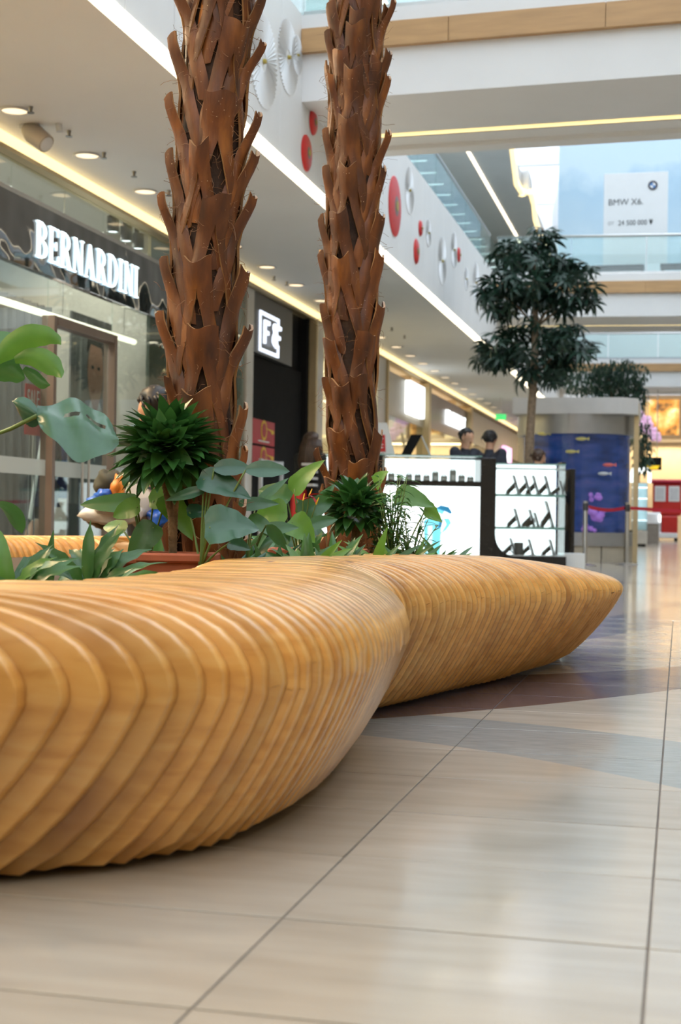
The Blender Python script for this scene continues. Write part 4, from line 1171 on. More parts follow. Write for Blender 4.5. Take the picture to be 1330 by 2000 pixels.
palm('palm_trunk', 'thick brown palm trunk rising from the terracotta box, the larger and nearer of two', 5.15,
     [(436, -400), (432, 0), (418, 150), (412, 300), (402, 450), (396, 600), (394, 750), (398, 900), (402, 1150)], 0.106, TIPS1, 0.33, 3.6, 11)
palm('palm_trunk', 'slimmer brown palm trunk in front of the white display kiosk, farther of two', 6.5,
     [(700, -300), (697, 0), (694, 150), (691, 300), (687, 450), (686, 600), (687, 750), (690, 900), (692, 1150)], 0.104, TIPS2, 0.33, 4.2, 23)

# ------------------------------------------------------------------ leaves
def leaf_mat(name, col, col2, rough=0.32, back=0.15):
    m, nt, b = new_mat(name); L = nt.links.new
    oi = nd(nt, 'ShaderNodeObjectInfo'); tc = nd(nt, 'ShaderNodeTexCoord')
    n = nd(nt, 'ShaderNodeTexNoise', i_Scale=14.0, i_Detail=3.0); L(tc.outputs['Object'], n.inputs['Vector'])
    ad = nd(nt, 'ShaderNodeMath', operation='MULTIPLY_ADD'); ad.inputs[1].default_value = 0.6; L(oi.outputs['Random'], ad.inputs[0])
    ml = nd(nt, 'ShaderNodeMath', operation='MULTIPLY'); ml.inputs[1].default_value = 0.5; L(n.outputs[0], ml.inputs[0]); L(ml.outputs[0], ad.inputs[2])
    r = ramp(nt, [(0.2, col), (0.85, col2)], ad.outputs[0])
    L(r.outputs[0], b.inputs['Base Color']); b.inputs['Roughness'].default_value = rough
    b.inputs['Specular IOR Level'].default_value = 0.5
    b.inputs['Subsurface Weight'].default_value = 0.0
    out = nt.nodes['Material Output']
    tl = nd(nt, 'ShaderNodeBsdfTranslucent')
    hs = nd(nt, 'ShaderNodeHueSaturation'); hs.inputs['Value'].default_value = 1.8; L(r.outputs[0], hs.inputs['Color']); L(hs.outputs[0], tl.inputs[0])
    mx = nd(nt, 'ShaderNodeMixShader'); mx.inputs[0].default_value = back
    L(b.outputs[0], mx.inputs[1]); L(tl.outputs[0], mx.inputs[2]); L(mx.outputs[0], out.inputs[0])
leaf_mat('leaf_dracaena', (0.014, 0.060, 0.014), (0.045, 0.150, 0.035), 0.28)
leaf_mat('leaf_bright', (0.055, 0.16, 0.020), (0.13, 0.30, 0.045), 0.35, 0.3)
leaf_mat('leaf_mid', (0.028, 0.10, 0.025), (0.07, 0.19, 0.05), 0.33, 0.22)
leaf_mat('leaf_blue', (0.024, 0.085, 0.046), (0.055, 0.150, 0.085), 0.27, 0.1)
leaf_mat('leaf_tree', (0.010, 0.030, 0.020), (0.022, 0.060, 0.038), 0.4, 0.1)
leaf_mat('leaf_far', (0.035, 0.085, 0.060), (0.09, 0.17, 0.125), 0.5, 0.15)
mat('stem_green', (0.12, 0.20, 0.05), 0.5, var=0.2)
mat('stem_brown', (0.16, 0.10, 0.05), 0.7, var=0.4, scale=40, bump=0.6, bscale=80)
mat('terracotta', (0.42, 0.115, 0.055), 0.6, var=0.12, scale=8)
mat('flower_red', (0.55, 0.02, 0.03), 0.35, var=0.1)

PROF = {'lance': lambda t: (math.sin(PI * min(1, t ** 0.75)) ** 0.8) * (1 - 0.25 * t),
        'strap': lambda t: min(1, 3.5 * t + 0.25) * (1 - smooth01((t - 0.55) / 0.45) ** 1.4),
        'heart': lambda t: (min(1, 0.5 + 4.2 * t) if t < 0.16 else 1.0) * (math.cos((t - 0.16) / 0.84 * PI / 2) ** 0.75 if t > 0.16 else 1.0),
        'oval': lambda t: math.sin(PI * (0.04 + 0.96 * t) ** 0.85) ** 0.7}
def leaf(m, base, d, up, length, width, prof='lance', droop=0.6, fold=0.25, n=9, cols=4, wave=0.0, roll=0.0, ph=0.0, start=0.0):
    """a leaf blade as a curved, folded strip; d = starting direction, up = side the upper face looks to"""
    d = Vector(d).normalized(); side = d.cross(Vector(up))
    side = side.normalized() if side.length > 1e-4 else d.orthogonal().normalized()
    p = Vector(base) - d * start
    rows = []; st = length / (n - 1)
    for i in range(n):
        t = i / (n - 1)
        nrm = side.cross(d).normalized()
        sd = (side * math.cos(roll * t) + nrm * math.sin(roll * t)); nn = sd.cross(d).normalized()
        w = max(0.0006, PROF[prof](t) * width / 2)
        row = []
        for k in range(cols + 1):
            u = -1 + 2 * k / cols
            row.append(p + sd * (u * w) + nn * (fold * abs(u) * w + wave * w * math.sin(t * 22 + ph + (0 if u < 0 else 1.7)) * abs(u)))
        rows.append(row)
        # bend towards the ground
        ax = side
        d = (Matrix.Rotation(-droop / (n - 1), 3, ax) @ d).normalized()
        p = p + d * st
    m.grid(rows)
    return p
def azv(az, el): return Vector((math.cos(az) * math.cos(el), math.sin(az) * math.cos(el), math.sin(el)))
TOCAM = math.atan2(-_fw.y, -_fw.x)     # azimuth from the plants to the viewer
RIGHT = TOCAM + PI / 2                 # azimuth to the picture's right

# --- terracotta boxes
def trough(pl, pr, depth, zt, deep, label):
    a, b = at(pl, 1085, depth), at(pr, 1085, depth); a.z = b.z = 0
    ex = (b - a).normalized(); ey = Vector((-ex.y, ex.x, 0))
    M = Matrix(((ex.x, ey.x, 0, a.x), (ex.y, ey.y, 0, a.y), (0, 0, 1, 0), (0, 0, 0, 1)))
    L_ = (b - a).length
    t = thing('terracotta_box', label, 'planter', ((a + b) / 2 + ey * deep / 2 + Vector((0, 0, 0.30))))
    z0 = 0.305
    w = 0.014
    m = MB(M); m.box(0.02, L_ - 0.02, 0.02, 0.02 + w, z0, zt - 0.03).box(0.02, L_ - 0.02, deep - 0.02 - w, deep - 0.02, z0, zt - 0.03).box(0.02, 0.02 + w, 0.02 + w, deep - 0.02 - w, z0, zt - 0.03).box(L_ - 0.02 - w, L_ - 0.02, 0.02 + w, deep - 0.02 - w, z0, zt - 0.03).box(0.02 + w, L_ - 0.02 - w, 0.02 + w, deep - 0.02 - w, z0, z0 + 0.01)
    m.build('wall', 'terracotta', parent=t)
    m = MB(M); m.box(0, L_, 0, 0.034, zt - 0.032, zt, 0.007).box(0, L_, deep - 0.034, deep, zt - 0.032, zt, 0.007).box(0, 0.034, 0.034, deep - 0.034, zt - 0.032, zt, 0.007).box(L_ - 0.034, L_, 0.034, deep - 0.034, zt - 0.032, zt, 0.007)
    m.build('rim', 'terracotta', parent=t)
    MB(M).box(0.034, L_ - 0.034, 0.034, deep - 0.034, z0 + 0.012, zt - 0.03).build('earth', 'soil', parent=t)
trough(262, 418, 4.72, 0.532, 0.26, 'terracotta planter box under the front palm, its red-brown rim above the bench')
trough(228, 300, 5.05, 0.512, 0.2, 'terracotta planter box half hidden left of the front palm box')
trough(522, 576, 5.6, 0.535, 0.2, 'small terracotta planter box among leaves between the palm trunks')
trough(676, 722, 6.0, 0.525, 0.2, 'terracotta planter box at the foot of the slim palm')

# --- dracaena with ringed stem(s) and round dark crown
def dracaena(px, py, depth, rad_px, base_px, n, label, seed, stems=((0, 0),), z0=0.47, flat=0.85):
    rng = random.Random(seed)
    c = at(px, py, depth); R_ = rad_px * depth / F_PX
    b = at(base_px, 1085, depth); b.z = z0
    t = thing('dracaena', label, 'plant', b)
    for k, (dx, dz) in enumerate(stems):
        top = c + Vector((math.cos(RIGHT) * dx, math.sin(RIGHT) * dx, -R_ * 0.35))
        mid = b.lerp(top, 0.55) + Vector((0, 0, 0)); mid = Vector((b.x + (top.x - b.x) * 0.2, b.y + (top.y - b.y) * 0.2, mid.z))
        pts = [b.lerp(mid, i / 30) if i < 31 else mid.lerp(top, (i - 30) / 24) for i in range(55)]
        MB().tube(pts, [0.0115 + 0.0022 * (i % 2) for i in range(55)], 10).build('stem', 'stem_brown', parent=t, smooth=True)
    for i in range(n):
        f = (i + 0.5) / n
        el = math.asin(1 - 1.8 * f) if abs(1 - 1.8 * f) <= 1 else -0.8
        az = i * 2.39996 + rng.uniform(-.25, .25)
        d = azv(az, el)
        ln = R_ * rng.uniform(0.60, 0.78)
        base = c + Vector((d.x * R_ * .36, d.y * R_ * .36, d.z * R_ * .36 * flat - R_ * 0.05))
        d2 = (d + Vector((0, 0, 0.35))).normalized()
        m = MB(); leaf(m, base, d2, Vector((0, 0, 1)) if abs(d2.z) < 0.93 else azv(az + PI, 0.2), ln, ln * 0.48, 'lance', rng.uniform(0.25, 0.8), 0.35, 9, 2)
        m.build('leaf', 'leaf_dracaena', parent=t, smooth=True)
    rr_ = azv(RIGHT, 0); uu_ = Vector((0, 0, 1)); tc_ = azv(TOCAM, 0.15)
    for i in range(n // 4):
        a = i * 2.39996; f = (i + .5) / (n // 4)
        d = (tc_ * (1.15 - f) + (rr_ * math.cos(a) + uu_ * math.sin(a)) * (0.25 + f)).normalized()
        ln = R_ * rng.uniform(.38, .6); m = MB()
        leaf(m, c + tc_ * R_ * .52 + d * R_ * .06, d, tc_ if f > .3 else uu_, ln, ln * .5, 'lance', rng.uniform(-.6, .3), 0.35, 8, 2)
        m.build('leaf', 'leaf_dracaena', parent=t, smooth=True)
dracaena(330, 880, 4.85, 114, 338, 190, 'dark green dracaena with a round leafy head on a ringed stem', 3, ((-0.02, 0), (0.03, 0)))
dracaena(694, 992, 5.9, 72, 690, 110, 'dark green dracaena head in front of the slim palm trunk', 5, ((0.0, 0), (0.02, 0)), 0.42, 1.0)

# --- generic leafy plants
def plant(name, label, px, depth, z0, leaves, mname, cat='plant', petiole=0.0035, stemmat='stem_green', group=None):
    """leaves: list of (tip-joint px, py, dDepth, length m, width m, azimuth offset, elevation, profile, droop, roll)"""
    b = at(px, 1085, depth); b.z = z0
    t = thing(name, label, cat, b, group)
    for (lx, ly, dd, ln, w, az, el, prof, dr, rl) in leaves:
        j = at(lx, ly, depth + dd)
        mid = b.lerp(j, 0.5) + Vector((0, 0, 0.12 * (j - b).length)); 
        c = [b + (mid - b) * (2 * s_ * (1 - s_ / 2)) * 1.0 if False else b * (1 - s_) ** 2 + mid * 2 * s_ * (1 - s_) + j * s_ ** 2 for s_ in [i / 8 for i in range(9)]]
        lm = mname if not isinstance(mname, (list, tuple)) else random.choice(mname)
        m = MB(); leaf(m, j, azv(RIGHT + az, el), Vector((0, 0, 0.55)) + azv(TOCAM, 0), ln * 1.12, w * 1.15, prof, dr * .7, 0.22, 11, 6, 0.06, rl * .6, lx, start=0.10 * ln if prof == 'heart' else 0)
        lf = m.build('leaf', lm, parent=t, smooth=True)
        MB().tube(c, [petiole * 1.3] * 4 + [petiole] * 5, 6).build('stalk', stemmat, parent=lf, smooth=True)
    return t
def tuft(name, label, px, depth, z0, n, ln, w, mname, seed, prof='strap', el=(0.5, 1.35), droop=(0.5, 1.3), wave=0.0, cat='plant', spread=0.02):
    rng = random.Random(seed)
    b = at(px, 1085, depth); b.z = z0
    t = thing(name, label, cat, b)
    for i in range(n):
        az = i * 2.39996 + rng.uniform(-.3, .3); e = rng.uniform(*el)
        m = MB(); q = b + Vector((math.cos(az), math.sin(az), 0)) * spread * rng.uniform(.3, 1)
        leaf(m, q, azv(az, e), (Vector((0, 0, 1)) + azv(TOCAM, 0) * .8) if e < 1.4 else azv(az + PI, .1), 1.3 * ln * rng.uniform(.65, 1.1), 1.25 * w * rng.uniform(.8, 1.15), prof, rng.uniform(*droop), 0.25, 10, 4, wave, rng.uniform(-.4, .4), i)
        m.build('leaf', mname if isinstance(mname, str) else rng.choice(mname), parent=t, smooth=True)
    return t
def branchy(name, label, px, depth, z0, nst, hgt, sp, nl, ln, w, mname, seed, cat='plant', prof='lance'):
    """upright stems carrying leaves along their length"""
    rng = random.Random(seed)
    b = at(px, 1085, depth); b.z = z0
    t = thing(name, label, cat, b)
    for s_ in range(nst):
        az = s_ * 2.4 + rng.uniform(-.3, .3); lean = rng.uniform(0.1, 1.0) * sp; h = hgt * rng.uniform(.65, 1.05)
        pts = [b + Vector((math.cos(az) * lean * f ** 1.4, math.sin(az) * lean * f ** 1.4, h * f)) for f in [i / 8 for i in range(9)]]
        st = MB().tube(pts, [0.004 * (1 - .6 * i / 8) for i in range(9)], 5).build('stem', 'stem_green', parent=t, smooth=True)
        for k in range(nl):
            f = 0.2 + 0.8 * (k + .5) / nl
            p = b + Vector((math.cos(az) * lean * f ** 1.4, math.sin(az) * lean * f ** 1.4, h * f))
            a2 = k * 2.4 + s_ + rng.uniform(-.4, .4)
            m = MB(); leaf(m, p, azv(a2, rng.uniform(0.1, 0.8)), Vector((0, 0, 1)), ln * rng.uniform(.7, 1.1), w * rng.uniform(.8, 1.1), prof, rng.uniform(.4, 1.2), .25, 7, 2)
            m.build('leaf', mname, parent=st, smooth=True)
    return t
H = 'heart'
# monstera at the left edge: fingered blades
def monstera_leaf(t, joint, az, el, ln, w, fingers, mname, droop, roll, fw_):
    j = Vector(joint); d = azv(az, el)
    m = MB()
    UPV = Vector((0, 0, .45)) + azv(TOCAM, 0)
    leaf(m, j, d, UPV, ln, w * 0.34, 'lance', droop, 0.15, 11, 4, 0.0, roll)
    side = d.cross(UPV).normalized()
    for k in range(fingers):
        f = 0.03 + 0.80 * k / (fingers - 1)
        p = j + d * ln * f - Vector((0, 0, 1)) * ln * droop * f * f * 0.45
        for s_ in (-1, 1):
            dirn = (side * s_ * (1.0 - .35 * f) + d * (0.30 + 0.55 * f) + Vector((0, 0, -0.10)))
            if f < 0.05: dirn = side * s_ * .8 - d * 0.45
            leaf(m, p, dirn, UPV, w * (0.60 - 0.15 * f), fw_, 'oval', 0.5, 0.08, 8, 4)
    lf = m.build('leaf', mname, parent=t, smooth=True)
    return lf
b = at(-60, 1085, 4.3); b.z = 0.31
t = thing('monstera', 'monstera with large fingered leaves reaching in from the left edge', 'plant', b)
for (jx, jy, dep, az, el, ln, w, nf, mn, dr, rl, fw_) in ((-70, 700, 4.4, RIGHT + 2.6, 0.3, 0.30, 0.32, 5, 'leaf_mid', 0.9, 0.2, 0.09),):
    j = at(jx, jy, dep)
    lf = monstera_leaf(t, j, az, el, ln, w, nf, mn, dr, rl, fw_)
    MB().tube([b * (1 - s_) ** 2 + (b.lerp(j, .5) + Vector((0, 0, .15))) * 2 * s_ * (1 - s_) + j * s_ ** 2 for s_ in [i / 8 for i in range(9)]], 0.006, 6).build('stalk', 'stem_green', parent=lf, smooth=True)
# bright near leaf: broad separate fingers on one stalk
def finger(m, pts, hw, dep, dv):
    n = len(pts); P = [at(x_, y_, dep + dv * i / n) for i, (x_, y_) in enumerate(pts)]; s_ = dep / F_PX
    fine = []
    for i in range(n - 1):
        for q in range(4):
            t_ = q / 4
            a_, b_ = P[i], P[i + 1]; p0, p3 = P[max(0, i - 1)], P[min(n - 1, i + 2)]
            fine.append((0.5 * ((2 * a_) + (b_ - p0) * t_ + (2 * p0 - 5 * a_ + 4 * b_ - p3) * t_ ** 2 + (3 * a_ - 3 * b_ + p3 - p0) * t_ ** 3), hw[i] + (hw[i + 1] - hw[i]) * smooth01(t_)))
    fine.append((P[-1], hw[-1])); rows = []
    for i, (p, w) in enumerate(fine):
        tg = (fine[min(i + 1, len(fine) - 1)][0] - fine[max(i - 1, 0)][0]).normalized(); nn = tg.cross(_fw).normalized()
        rows.append([p + nn * (u * w * s_) + _fw * (0.35 * abs(u) ** 1.5 * w * s_) for u in (-1, -.6, -.2, .2, .6, 1)])
    m.grid(rows)
m = MB()
finger(m, [(-8, 704), (25, 674), (55, 657), (85, 655), (108, 662), (119, 673)], [10, 24, 25, 20, 11, 1], 4.3, -.05)
finger(m, [(28, 702), (55, 696), (80, 701), (100, 713), (115, 728), (120, 738)], [8, 17, 22, 21, 11, 1], 4.3, -.08)
lf = m.build('leaf', 'leaf_bright', parent=t, smooth=True)
m2 = MB()
finger(m2, [(-12, 716), (15, 722), (35, 734), (48, 740)], [26, 25, 15, 3], 4.33, .02)
finger(m2, [(46, 720), (65, 734), (82, 749), (98, 752)], [6, 12, 11, 1], 4.33, -.02)
m2.build('leaf_lobe', 'leaf_mid', parent=lf, smooth=True)
MB().tube([b, at(-70, 860, 4.35), at(-20, 712, 4.31)], 0.006, 6).build('stalk', 'stem_green', parent=lf, smooth=True)
# the grey-green side-on blade with two slots
j = at(72, 812, 4.0)
rows = []; nseg = 16
tip = at(232, 862, 3.95)
for i in range(nseg + 1):
    f = i / nseg; p = j.lerp(tip, f) + Vector((0, 0, 0.020 * math.sin(PI * f)))
    wu = 0.062 * math.sin(PI * min(1, (0.10 + 0.9 * f))) ** 0.7; wd = 0.105 * math.sin(PI * (0.03 + 0.97 * f) ** 1.25) ** 0.8
    row = []
    for k in range(13):
        u = -1 + 2 * k / 12
        v_ = Vector((-math.sin(RIGHT), math.cos(RIGHT), 0)) * (0.12 * u * (1 if u > 0 else .6) * math.sin(PI * f) ** .6) + Vector((0, 0, (u * wu if u > 0 else u * wd)))
        row.append(p + v_ + Vector((0, 0, 0.008 * math.sin(f * 14 + u * 3))))
    rows.append(row)
m = MB(); m.grid(rows)
drop = set()
for i in range(nseg):
    for k in range(12):
        if (k in (7,) and 5 <= i <= 7) or (k in (8,) and 9 <= i <= 12): drop.add(i * 12 + k)
m.f = [q for n_, q in enumerate(m.f) if n_ not in drop]; m.mi = [0] * len(m.f)
lf = m.build('leaf', 'leaf_blue', parent=t, smooth=True)
MB().tube([b, at(-40, 860, 4.1), at(20, 838, 4.05), j], 0.006, 6).build('stalk', 'stem_green', parent=lf, smooth=True)
rows = []
for i in range(9):   # small rear lobe left of the joint
    f = i / 8; p = j.lerp(at(22, 782, 4.02), f)
    w = 0.040 * math.sin(PI * (0.1 + 0.9 * f) ** 0.9) ** .8 + 0.001
    rows.append([p + Vector((0, 0, u * w)) + Vector((-math.sin(RIGHT), math.cos(RIGHT), 0)) * 0.03 * abs(u) for u in (-1.1, -.5, 0, .4, .8)])
MB().grid(rows).build('leaf_lobe', 'leaf_blue', parent=lf, smooth=True)
lfx = MB(); leaf(lfx, at(-12, 985, 4.1), azv(RIGHT + .3, -.3), Vector((0, 0, 1)), .12, .12, 'heart', .9, .2, 10, 4, 0, .8); o_ = lfx.build('leaf', 'leaf_mid', parent=t, smooth=True)
MB().tube([b, at(-30, 1000, 4.2), at(-12, 985, 4.1)], .004, 6).build('stalk', 'stem_green', parent=o_, smooth=True)

tuft('birds_nest_fern', 'fern tuft with broad strap leaves low at the left edge', 28, 3.75, 0.44, 16, 0.17, 0.032, ['leaf_mid', 'leaf_bright'], 1, wave=0.25)
tuft('birds_nest_fern', 'fern tuft with wavy strap leaves left of the terracotta boxes', 175, 4.15, 0.45, 17, 0.17, 0.030, 'leaf_mid', 2, wave=0.3)
tuft('birds_nest_fern', 'small pale fern tuft behind the wavy one at the bench edge', 215, 4.6, 0.42, 12, 0.16, 0.026, ['leaf_bright', 'leaf_mid'], 4, wave=0.2)
plant('anthurium', 'anthurium with long pale green leaves in front of the shopping bags', 285, 5.0, 0.45,
      [(262, 985, 0, 0.20, 0.07, PI - .1, 0.05, H, .35, .3), (300, 978, 0.05, 0.18, 0.075, -.35, .35, H, .7, -.5), (250, 945, 0.02, 0.14, 0.05, .9, .9, H, .5, .9), (325, 975, -.05, 0.17, 0.085, -.4, -.9, H, .3, .9),
       (268, 990, -.1, 0.10, 0.07, PI, -.2, H, .9, .4), (300, 1030, -.15, 0.14, 0.085, PI + .6, -.8, H, .4, .8), (240, 1035, 0.1, .12, .06, 2.6, .3, H, .8, 0)], ['leaf_bright', 'leaf_mid'])
plant('philodendron', 'tall philodendron with long-stalked heart leaves right of the front palm', 392, 4.72, 0.48,
      [(418, 915, 0, 0.11, 0.06, 0.0, 0.06, 'oval', .25, .15), (480, 918, -.02, 0.13, 0.058, -.05, 0.05, 'oval', .35, .1), (398, 935, 0.0, 0.17, 0.09, -.25, -.3, H, .4, .5), (405, 955, 0.0, 0.13, 0.04, PI, -.25, 'lance', .2, .6),
       (410, 1030, -.12, 0.16, 0.135, -.15, .15, H, .9, .7), (370, 1000, 0.05, .09, .05, .2, .1, H, .5, .2), (450, 1060, -.05, .07, .05, -.3, -.2, H, .6, .3)], 'leaf_blue')
plant('philodendron', 'philodendron with dark glossy leaves between the front palm and the small box', 480, 5.3, 0.42,
      [(460, 990, 0, 0.15, 0.06, .05, .2, 'lance', .6, .2), (490, 1015, 0, .14, .06, -.5, -.4, H, .5, .6), (500, 985, .1, .16, .04, .5, .7, 'lance', .3, .3), (470, 1030, 0, .12, .06, PI, .2, H, .8, 0), (510, 1040, .0, .13, .06, -.2, .3, 'lance', .9, .3), (520, 1025, -.1, .12, .05, .4, -.8, 'lance', .2, .3)], ['leaf_mid', 'leaf_dracaena'])
an = plant('anthurium', 'anthurium with red flower spikes left of the slim palm', 590, 5.75, 0.42,
      [(560, 975, 0, .14, .10, PI - .3, .4, H, .6, .5), (575, 955, 0, .17, .08, -.7, .8, H, .9, .9), (590, 1005, 0, .16, .09, .2, .6, H, .8, -.4), (555, 1000, -.1, .13, .10, PI, -.1, H, .7, .6), (570, 1020, -.2, .12, .11, -.2, -.6, H, .6, .8), (610, 1000, .1, .15, .05, .5, .9, 'lance', .4, 0), (600, 1030, -.1, .13, .06, .3, .4, 'lance', .7, 0), (615, 1020, 0, .12, .05, PI - .4, .9, 'lance', .4, 0)], ['leaf_mid', 'leaf_bright', 'leaf_mid'])
for (fx, fy, az, el) in ((592, 978, 0.2, 0.5), (617, 985, PI - .4, 1.1), (604, 968, 0.0, .3)):
    m = MB(); j = at(fx, fy, 5.7); leaf(m, j, azv(RIGHT + az, el), Vector((0, 0, 1)), 0.055, 0.028, 'heart', .4, .4, 8, 4)
    fl_ = m.build('flower', 'flower_red', parent=an, smooth=True)
    MB().tube([at(590, 1070, 5.75), j], 0.0025, 5).build('stalk', 'stem_green', parent=fl_)
    MB().tube([j, j + azv(RIGHT + az, el + .9) * 0.03], [0.004, 0.002], 6).build('spadix', 'yellow', parent=fl_)
tuft('peace_lily', 'low leafy peace lily at the bench edge between the palms', 600, 5.15, 0.42, 22, 0.155, 0.042, ['leaf_mid', 'leaf_mid', 'leaf_bright'], 6, 'lance', (.4, 1.3), (.4, 1.2))
tuft('peace_lily', 'low leafy peace lily just left of the slim palm box', 652, 5.3, 0.42, 24, 0.15, 0.040, ['leaf_mid', 'leaf_dracaena'], 8, 'lance', (.4, 1.3), (.4, 1.2))
tuft('peace_lily', 'small peace lily tuft behind the middle terracotta box', 520, 5.25, 0.42, 16, 0.14, 0.036, ['leaf_mid', 'leaf_dracaena'], 14, 'lance', (.4, 1.3), (.4, 1.2))
branchy('parlor_palm', 'airy bright green parlor palm in front of the lit kiosk panel', 765, 5.75, 0.42, 11, 0.40, 0.13, 13, 0.085, 0.018, 'leaf_mid', 9)
branchy('parlor_palm', 'drooping small-leaved plant right of the parlor palm', 800, 5.7, 0.42, 9, 0.27, 0.15, 10, 0.075, 0.016, 'leaf_mid', 10)
plant('philodendron', 'philodendron with three heart leaves standing against the lit kiosk panel', 775, 6.1, 0.42,
      [(778, 968, 0, .16, .10, -.45, -.1, H, .9, .6), (832, 995, 0, .10, .075, .3, -.5, H, .5, .9), (735, 945, .1, .09, .07, -1.2, .6, H, .8, .8), (752, 975, 0, .07, .05, PI, -.2, H, .8, .6)], 'leaf_bright')
tuft('spider_plant', 'low grassy plant at the far bench edge in front of the kiosk', 868, 5.9, 0.42, 18, 0.17, 0.026, ['leaf_mid', 'leaf_bright'], 12, 'lance', (.3, 1.2), (.5, 1.3))
tuft('peace_lily', 'leafy tuft under the parlor palm at the bench edge', 730, 5.45, 0.42, 18, 0.17, 0.036, ['leaf_mid', 'leaf_bright'], 13, 'lance', (.3, 1.2), (.5, 1.3))
tuft('peace_lily', 'leafy tuft under the heart leaves at the bench edge', 805, 5.6, 0.42, 20, 0.16, 0.032, ['leaf_mid', 'leaf_bright'], 15, 'lance', (.3, 1.2), (.5, 1.3))
tuft('peace_lily', 'dark leafy tuft behind the front palm box', 440, 5.5, 0.36, 14, 0.16, 0.04, 'leaf_dracaena', 16, 'lance', (.4, 1.3), (.4, 1.2))

for k, (px, dep, n, ln, w, mm_, lab) in enumerate((
    (545, 5.1, 20, .15, .045, ['leaf_mid', 'leaf_bright'], 'leafy tuft right in front of the middle terracotta box'),
    (465, 4.95, 18, .13, .045, ['leaf_mid', 'leaf_blue'], 'leafy tuft at the bench edge right of the front palm box'),
    (630, 5.6, 22, .17, .045, ['leaf_mid', 'leaf_bright'], 'fuller leafy tuft behind the low peace lilies'),
    (770, 5.5, 22, .19, .036, ['leaf_mid', 'leaf_bright'], 'leafy tuft low between the slim palm and the lit panel'),
    (560, 6.1, 20, .20, .06, ['leaf_mid', 'leaf_dracaena'], 'taller dark leafy tuft behind the anthurium'),
    (720, 6.0, 18, .16, .04, ['leaf_dracaena', 'leaf_mid'], 'dark leafy tuft at the foot of the slim palm'),
    (95, 4.3, 16, .15, .035, ['leaf_mid', 'leaf_bright'], 'strap-leaved tuft between the two ferns at left'),
    (470, 6.2, 22, .24, .06, ['leaf_dracaena', 'leaf_mid'], 'tall dark tuft in the shade behind the front palm'),
    (525, 6.6, 22, .26, .06, ['leaf_dracaena', 'leaf_mid'], 'tall dark tuft in front of the white easel frame'),
    (600, 6.7, 22, .24, .06, ['leaf_dracaena', 'leaf_mid'], 'tall dark tuft in the middle of the planter behind the red flowers'),
    (300, 5.7, 22, .19, .05, ['leaf_dracaena', 'leaf_mid'], 'dark tuft behind the anthurium left of the front palm'),
    (650, 6.9, 18, .22, .05, ['leaf_dracaena', 'leaf_mid'], 'dark tuft behind the slim palm trunk, left side'),
    (835, 5.8, 18, .16, .03, ['leaf_mid', 'leaf_bright'], 'small leafy tuft right of the heart leaves'))):
    tuft('leafy_plant', lab, px, dep, .40, n, ln, w, mm_, 40 + k, 'lance', (.35, 1.3), (.4, 1.2))
branchy('parlor_palm', 'upright fine-leaved plant left of the lit kiosk panel', 748, 5.9, 0.40, 9, 0.42, 0.11, 13, 0.09, 0.02, 'leaf_mid', 19)

# ------------------------------------------------------------------ display kiosk
KA, KB = Vector((-3.90, 18.6, 0)), Vector((-1.51, 19.3, 0))
kx = (KB - KA).normalized(); ky = Vector((-kx.y, kx.x, 0))
KS = (KB - KA).length / 2.61
KM = Matrix(((kx.x * KS, ky.x, 0, KA.x), (kx.y * KS, ky.y, 0, KA.y), (0, 0, 1, 0), (0, 0, 0, 1)))
def K(s, d, z): return KM @ Vector((s, d, z))
KH = 1.50
kio = thing('display_kiosk', 'white lit mall kiosk with black frame and glass display cases', 'kiosk', K(1.0, 0.4, 0))
def kbox(name, mt, s0, s1, d0, d1, z0, z1, bev=0.0, parent=None):
    return MB(KM).box(s0, s1, d0, d1, z0, z1, bev).build(name, mt, parent=parent or kio)
mat('kiosk_white', (0.82, 0.84, 0.85), 0.35, var=0.02)
kbox('plinth', 'black_gloss', -1.12, 2.63, 0.06, 0.66, 0.0, 0.12)
kbox('light_panel', 'panel_white', 0.02, 1.40, 0.02, 0.06, 0.12, 1.10)
kbox('light_panel', 'panel_white', -1.10, -0.10, 0.02, 0.06, 0.12, 0.86)
kbox('carcass', 'kiosk_white', -1.10, 1.40, 0.06, 0.60, 0.12, 0.86)
kbox('carcass', 'black_gloss', -0.10, 1.40, 0.06, 0.60, 0.86, 1.10)
kbox('shelf_strip', 'black_gloss', 0.02, 1.40, 0.0, 0.60, 1.10, 1.17, 0.004)
kbox('case_back', 'panel_white', 0.10, 1.40, 0.52, 0.54, 1.17, KH - 0.02)
kbox('case_glass', 'clear_glass', 0.02, 1.40, 0.0, 0.008, 1.17, KH - 0.02)
kbox('black_post', 'black_gloss', -0.10, 0.02, 0.0, 0.60, 0.12, KH, 0.004)
kbox('counter_glass', 'green_glass_edge', -1.12, 1.42, -0.02, 0.60, KH, KH + 0.014)
kbox('case_back', 'panel_white', -1.08, -0.12, 0.40, 0.42, 0.90, KH - 0.02)
kbox('case_glass', 'clear_glass', -1.10, -0.10, 0.0, 0.008, 0.86, KH - 0.01)
kbox('glass_shelf', 'green_glass_edge', -1.08, -0.12, 0.02, 0.40, 0.855, 0.875)
kbox('glass_shelf', 'green_glass_edge', -1.08, -0.12, 0.02, 0.40, 1.155, 1.165)
